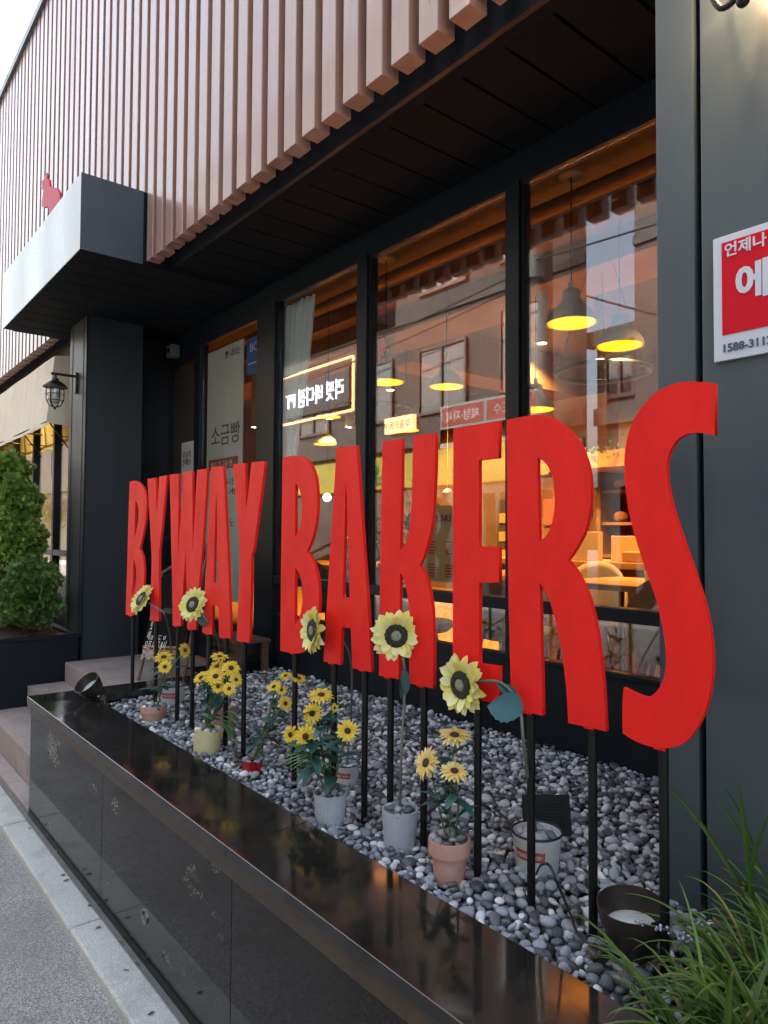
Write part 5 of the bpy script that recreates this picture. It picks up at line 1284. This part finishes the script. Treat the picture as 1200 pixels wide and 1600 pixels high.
conifer((-6.20, 1.27), [(-6.18, 1.26, 1.68, .27, .22, .34), (-6.05, 1.27, 1.42, .30, .22, .28), (-6.32, 1.25, 1.98, .20, .18, .20)], 12000, 'taller conifer with fresh green tips at the left edge', 4, (.19, .29, .055))
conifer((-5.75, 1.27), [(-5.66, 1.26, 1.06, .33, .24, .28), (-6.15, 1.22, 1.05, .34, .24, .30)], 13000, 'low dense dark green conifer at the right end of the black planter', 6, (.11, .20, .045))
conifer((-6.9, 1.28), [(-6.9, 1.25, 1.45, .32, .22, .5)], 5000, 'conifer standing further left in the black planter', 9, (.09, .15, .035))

# ================================================================== LIRIOPE, bottom right
def liriope(c, n, lb, seed, Lr=(.22, .42), spikes=1, zmin=.68):
    rs = random.Random(seed); t = empty('liriope_plant', c, lb, 'plant', 'grassy liriope clumps')
    b = MB()
    for k in range(n):
        a = rs.random()*6.283; e = rs.uniform(.35, 1.4); q = rs.random()**.5*.07
        base = Vector((c[0]+q*math.cos(a), c[1]+q*math.sin(a), c[2]-.01))
        d = Vector((math.cos(a)*math.cos(e), math.sin(a)*math.cos(e), math.sin(e)))
        L_ = rs.uniform(*Lr); w = rs.uniform(.0065, .0125); m = 12; side = d.cross(Vector((0, 0, 1))).normalized()
        p = base.copy(); cur = d.copy(); vs = []; drop = rs.uniform(1.2, 3.4)
        g = rs.uniform(.9, 2.2); yel = rs.random() < .07
        col = (.065*g, .118*g, .022*g) if not yel else (.22*g, .20*g, .06)
        tip = (.30, .22, .09) if rs.random() < .25 else col; cs = []
        for i in range(m+1):
            s = i/m; ww = w*(1-s**3)*(0.7+.3*min(1, s*4))*.5; upv = side.cross(cur).normalized()
            vs += [p-side*ww+upv*ww*.6, p, p+side*ww+upv*ww*.6]; cc = tip if s > .85 else col; cs += [cc]*3
            cur = (cur+Vector((0, 0, -drop/m*(.4+s*1.2)))+side*rs.gauss(0, .02)).normalized(); p = p+cur*L_/m
            if p.y > 1.54 and p.x > -.89: p.y = 1.54
        b0 = len(b.v); b.add(vs, [x for i in range(m) for x in ((i*3, i*3+1, i*3+4, i*3+3), (i*3+1, i*3+2, i*3+5, i*3+4))]); b.c[b0:] = cs
    b.build('blades', MT['grass'], t, smooth=True, colors=True)
    for k in range(spikes):
        a = rs.random()*6.283; e = rs.uniform(.9, 1.4); hgt = rs.uniform(.16, .26)
        tipp = Vector(c)+Vector((math.cos(a)*math.cos(e), math.sin(a)*math.cos(e), math.sin(e)))*hgt
        spike(t, Vector(c), tipp, rs)
    return t
def spike(t, a, z, rs, bud=.5):
    P = bez([a, a.lerp(z, .5)+Vector((0, 0, .02)), z], 14)
    b = MB(); b.tube(P, .0013, 5); o = b.build('flower_stalk', MT['stem'], t)
    b = MB()
    for k in range(34):
        s = 1-rs.random()*bud; i = min(len(P)-2, int(s*(len(P)-1))); q = P[i].lerp(P[i+1], rs.random())
        q = q+Vector((rs.gauss(0, .0035), rs.gauss(0, .0035), rs.gauss(0, .0035))); b.sphere(q, rs.uniform(.0018, .0032), 6)
    b.build('blossom', MT['lilac'], o, smooth=True)
CL = [((-.515, 1.345, .66), 190, 'liriope clump with a lilac spike reaching over the near spotlight'), ((-.50, 1.47, .66), 180, 'liriope clump against the grey wall with upright blades'),
      ((-.47, 1.20, .66), 280, 'liriope clump nearest the camera in the bottom right corner'), ((-.40, 1.36, .66), 200, 'liriope clump at the right edge of the photo'), ((-.54, 1.12, .655), 150, 'low liriope clump overlapping the end of the granite coping')]
for k, (c, n, lb) in enumerate(CL):
    t = liriope(c, n, lb, 40+k, (.14, .30) if k != 1 else (.16, .30), 1 if k in (0, 1) else 0)
    if k == 0: spike(t, Vector((-.62, 1.33, .70)), PY(992, 1440, 1.16), random.Random(2), .6)
    if k == 1:
        b = MB()
        for (u0, v0, u1, v1, w) in ((1118, 1330, 1041, 1224, .012), (1170, 1362, 1154, 1222, .011), (1168, 1330, 1104, 1229, .006), (1160, 1290, 1128, 1228, .006), (1176, 1360, 1202, 1270, .008)):
            p0 = PY(u0, v0, 1.44); p1 = PY(u1, v1, 1.40); d = p1-p0; sd = Vector((1, .3, 0)); vs = []; m = 10
            p0 = p0-d*.5
            for i in range(m+1):
                s = i/m; q = p0.lerp(p1, s)+Vector((0, 0, .015*math.sin(s*3.1))); ww = w*.5*(1-s**4)
                vs += [q-sd*ww, q+Vector((0, ww*.5, 0)), q+sd*ww]
            b.add(vs, [x for i in range(m) for x in ((i*3, i*3+1, i*3+4, i*3+3), (i*3+1, i*3+2, i*3+5, i*3+4))], (.07, .15, .03))
        b.build('long_blades', MT['grass'], t, smooth=True, colors=True)

# ================================================================== ACROSS THE STREET (mirrored in the glass and the granite)
def across(nm, lb, pts, z1, m, wins, sill=True, rail=None):
    t = empty(nm, (pts[0][0], pts[0][1], 0), lb, 'building')
    b = MB(); b.poly_prism([(x, y, 0) for x, y in pts], (0, 0, z1)); b.build('wall', m, t)
    yf = pts[0][1]
    b = MB(); x0 = min(p[0] for p in pts if p[1] == yf); x1 = max(p[0] for p in pts if p[1] == yf)
    b.box(x0, x1, yf+.001, yf+.12, 3.45, 3.75); b.box(x0-.1, x1+.05, yf+.001, yf+.2, z1-.25, z1+.02)
    for z in (6.35, 9.3):
        if z < z1-1: b.box(x0, x1, yf+.001, yf+.06, z, z+.15)
    b.build('cornice', m, t)
    for (a, c_, z0, zt_) in wins:
        f = MB(); f.box(a, c_, yf+.001, yf+.07, z0, z0+.07); f.box(a, c_, yf+.001, yf+.07, zt_-.07, zt_)
        for x in (a, (a+c_)/2-.03, c_-.06): f.box(x, x+.06, yf+.001, yf+.065, z0+.07, zt_-.07)
        w = f.build('window', MT['bframe'], t)
        g = MB(); g.box(a+.05, c_-.05, yf+.004, yf+.03, z0+.06, zt_-.06); g.build('pane', MT['bglass'], w)
    return t
wins = []
for x in (-19.6, -16.8, -14.2, -11.8): 
    for z in (4.15, 6.85, 9.6): wins.append((x, x+1.5, z, z+1.5))
wins += [(-9.4, -8.3, z, z+1.7) for z in (4.3, 6.9, 9.6)]
across('apartment_block', 'pale rendered four-storey block across the street, mirrored in the windows', [(-20.5, -6), (-7.39, -6), (-16.5, -16), (-20.5, -16)], 12.3, MT['bwall'], wins)
across('brick_block', 'white brick block across the street at the right of the mirrored sky gap', [(-6.45, -6), (9, -6), (9, -15), (-5.8, -15)], 9.2, MT['wbrick'], [(x, x+1.4, z, z+1.4) for x in (-4.8, -2.4, 0, 2.4) for z in (3.9, 6.5)])
across('low_annex', 'low concrete annex closing the mirrored sky gap', [(-7.38, -6.3), (-6.46, -6.3), (-6.46, -9), (-7.38, -9)], 5.1, MT['bwall2'], [(-7.2, -6.6, 3.9, 4.7)])
across('distant_block', 'dark brick block further down the street', [(-90, -6), (-20.6, -6), (-20.6, -16), (-90, -16)], 8.0, brick_mat('dark_street_brick', (.075, .05, .042), (.055, .04, .035), (.04, .035, .03), 3), [(x, x+1.6, z, z+1.5) for x in (-58, -54, -50, -46, -42, -38, -34, -30, -26, -23) for z in (1.3, 4.2)])
def street_tree(x, y, lb, seed, h=3.4, r=.95):
    rs = random.Random(seed); t = empty('street_tree', (x, y, .1), lb, 'tree', 'small trees across the street')
    b = MB(); b.tube([(x, y, .1), (x+.05, y, 1.2), (x, y+.05, h-.6)], [.07, .05, .02], 8)
    for k in range(12):
        a = rs.random()*6.28; z = rs.uniform(1.2, h-.8); b.tube([(x, y, z), (x+math.cos(a)*r*.7, y+math.sin(a)*r*.7, z+.5)], [.02, .006], 5)
    b.build('trunk', MT['woodd'], t, smooth=True); b = MB()
    for k in range(3200):
        d = Vector((rs.gauss(0, 1), rs.gauss(0, 1), rs.gauss(0, 1))).normalized(); q = rs.random()**.4*(.8+.4*noise.noise(d*2+Vector((seed, 0, 0))))
        p_ = Vector((x+d.x*r*q, y+d.y*r*q, h-1.0+d.z*r*1.1*q)); u_ = Vector((rs.gauss(0, 1), rs.gauss(0, 1), rs.gauss(0, 1))).normalized()*.05; w_ = u_.cross(d).normalized()*.025
        g = rs.uniform(.6, 1.5); b.add([p_, p_+u_*.5+w_, p_+u_, p_+u_*.5-w_], [(0, 1, 2, 3)], (.22*g, .12*g, .03*g) if rs.random() < .55 else (.06*g, .10*g, .025*g))
    b.build('crown', MT['conifer'], t, colors=True)
pt = PY(82, 730, 3.4+4.7); street_tree(pt.x, -4.7, 'small tree with orange autumn leaves across the street, mirrored in the left shop window', 5)
street_tree(-24.5, -4.7, 'small tree further down the street', 9)
# signs across the street
t = empty('gym_sign', (-15.9, -5.9, 5), 'black sign with white Korean lettering in an orange tube frame, mirrored in the left window', 'sign')
b = MB(); b.box(-17.45, -14.3, -5.99, -5.86, 4.75, 5.75); b.build('board', MT['bdark'], t)
b = MB()
for q in ([(-17.6, 4.6), (-14.1, 4.6)], [(-17.6, 5.95), (-14.1, 5.95)], [(-17.6, 4.6), (-17.6, 5.95)], [(-14.1, 4.6), (-14.1, 5.95)]):
    b.tube([(q[0][0], -5.84, q[0][1]), (q[1][0], -5.84, q[1][1])], .035, 8)
b.build('tube_frame', MT['neono'], t)
text('리핏 바디짐 PT', .56, FACE_US(-14.5, -5.85, 5.03), MT['neonw'], 'lettering', t, th=.03, bold=0, sx=.80)
t = empty('training_sign', (-12.4, -5.9, 4), 'small orange-lit sign reading PT, mirrored below the middle window pendant', 'sign')
b = MB(); b.box(-12.9, -11.9, -5.99, -5.88, 3.86, 4.22); b.build('board', MT['neono'], t)
text('맞춤운동 PT', .21, FACE_US(-11.97, -5.875, 3.96), MT['ink'], 'lettering', t)
t = empty('clinic_sign', (-10, -5.9, 4), 'white and red clinic sign board, mirrored above the letter E', 'sign')
b = MB(); b.box(-11.0, -8.3, -5.99, -5.88, 3.35, 4.25); b.build('board', MT['paper'], t)
b = MB(); b.box(-10.95, -9.75, -5.879, -5.872, 3.8, 4.2); b.box(-9.65, -8.4, -5.879, -5.872, 3.8, 4.2); b.build('red_field', MT['tlabel'], t)
text('체형·자세', .25, FACE_US(-9.85, -5.87, 3.9), MT['white'], 'lettering', t); text('척추·도수', .25, FACE_US(-8.5, -5.87, 3.9), MT['white'], 'lettering', t)
text('통증', .28, FACE_US(-10.1, -5.87, 3.45), MT['ink'], 'lettering', t); text('교정', .28, FACE_US(-8.8, -5.87, 3.45), MT['ink'], 'lettering', t)
t = empty('shop_signboard', (-13, -5.9, 3), 'long yellow shop sign board with green emblem across the street', 'sign')
b = MB(); b.box(-19, -7.6, -5.99, -5.7, 2.55, 3.30); b.build('board', MT['yel'], t)
for x in (-10.2, -13.0):
    b = MB(); b.sphere((x, -5.69, 3.0), .13, 14, (1, .15, 1)); b.box(x-.25, x+.25, -5.7, -5.68, 2.78, 2.85); b.box(x-.25, x+.25, -5.7, -5.68, 2.66, 2.73); b.build('emblem', MT['grn'], t)
t = empty('glazed_storefront', (-13, -5.9, 1), 'dark glazed shop front under the yellow sign board across the street', 'shop front')
b = MB(); b.box(-19, -7.6, -5.999, -5.93, .13, 2.5); b.build('glazing', MT['bglass'], t)
b = MB()
for x in range(-19, -7, 2): b.box(x, x+.08, -5.929, -5.88, .13, 2.5)
b.build('frame', MT['bdark'], t)
text('월-금 10:00-22:00', .12, FACE_US(-8.4, -5.925, 2.35), MT['white'], 'lettering', t)
# utility pole and overhead cables
t = empty('utility_pole', (-7.9, -4.9, .12), 'grey concrete utility pole with transformer across the street', 'utility pole')
b = MB(); b.tube([(-7.9, -5.5, .12), (-7.9, -5.5, 9.5)], [.16, .11], 16); b.build('pole', MT['bwall2'], t, smooth=True, auto=40)
b = MB(); b.tube([(-7.9, -5.2, 6.0), (-7.9, -5.2, 6.7)], .18, 16); b.build('transformer', MT['lshade'], t, smooth=True, auto=40)
b = MB(); b.box(-8.7, -7.1, -5.40, -5.32, 7.3, 7.38); b.box(-8.5, -7.3, -5.40, -5.32, 6.9, 6.98); b.build('crossarm', MT['black'], t)
for k, (z0, z1_, y, x1_) in enumerate([(7.4, 7.2, -5.3, -30), (7.0, 6.6, -5.25, -30), (6.2, 5.9, -5.1, -30), (5.9, 5.4, -5.0, -30), (7.4, 7.6, -5.3, 12), (6.3, 6.6, -5.1, 12), (6.0, 3.3, -5.3, -2)]):
    P = []
    for i in range(25):
        s = i/24; P.append((-7.9+(x1_+7.9)*s, y, z0+(z1_-z0)*s-abs(x1_+7.9)*.035*4*s*(1-s)*.6))
    b = MB(); b.tube(P, .018, 6); tag(b.build('overhead_cable', MT['cable'], smooth=True), ['highest cable running left from the utility pole', 'second highest cable running left from the utility pole', 'third cable running left from the utility pole', 'lowest cable running left from the utility pole',
        'upper cable running right from the utility pole', 'lower cable running right from the utility pole', 'cable dropping from the utility pole to the brick block'][k], 'cable', 'overhead cables')
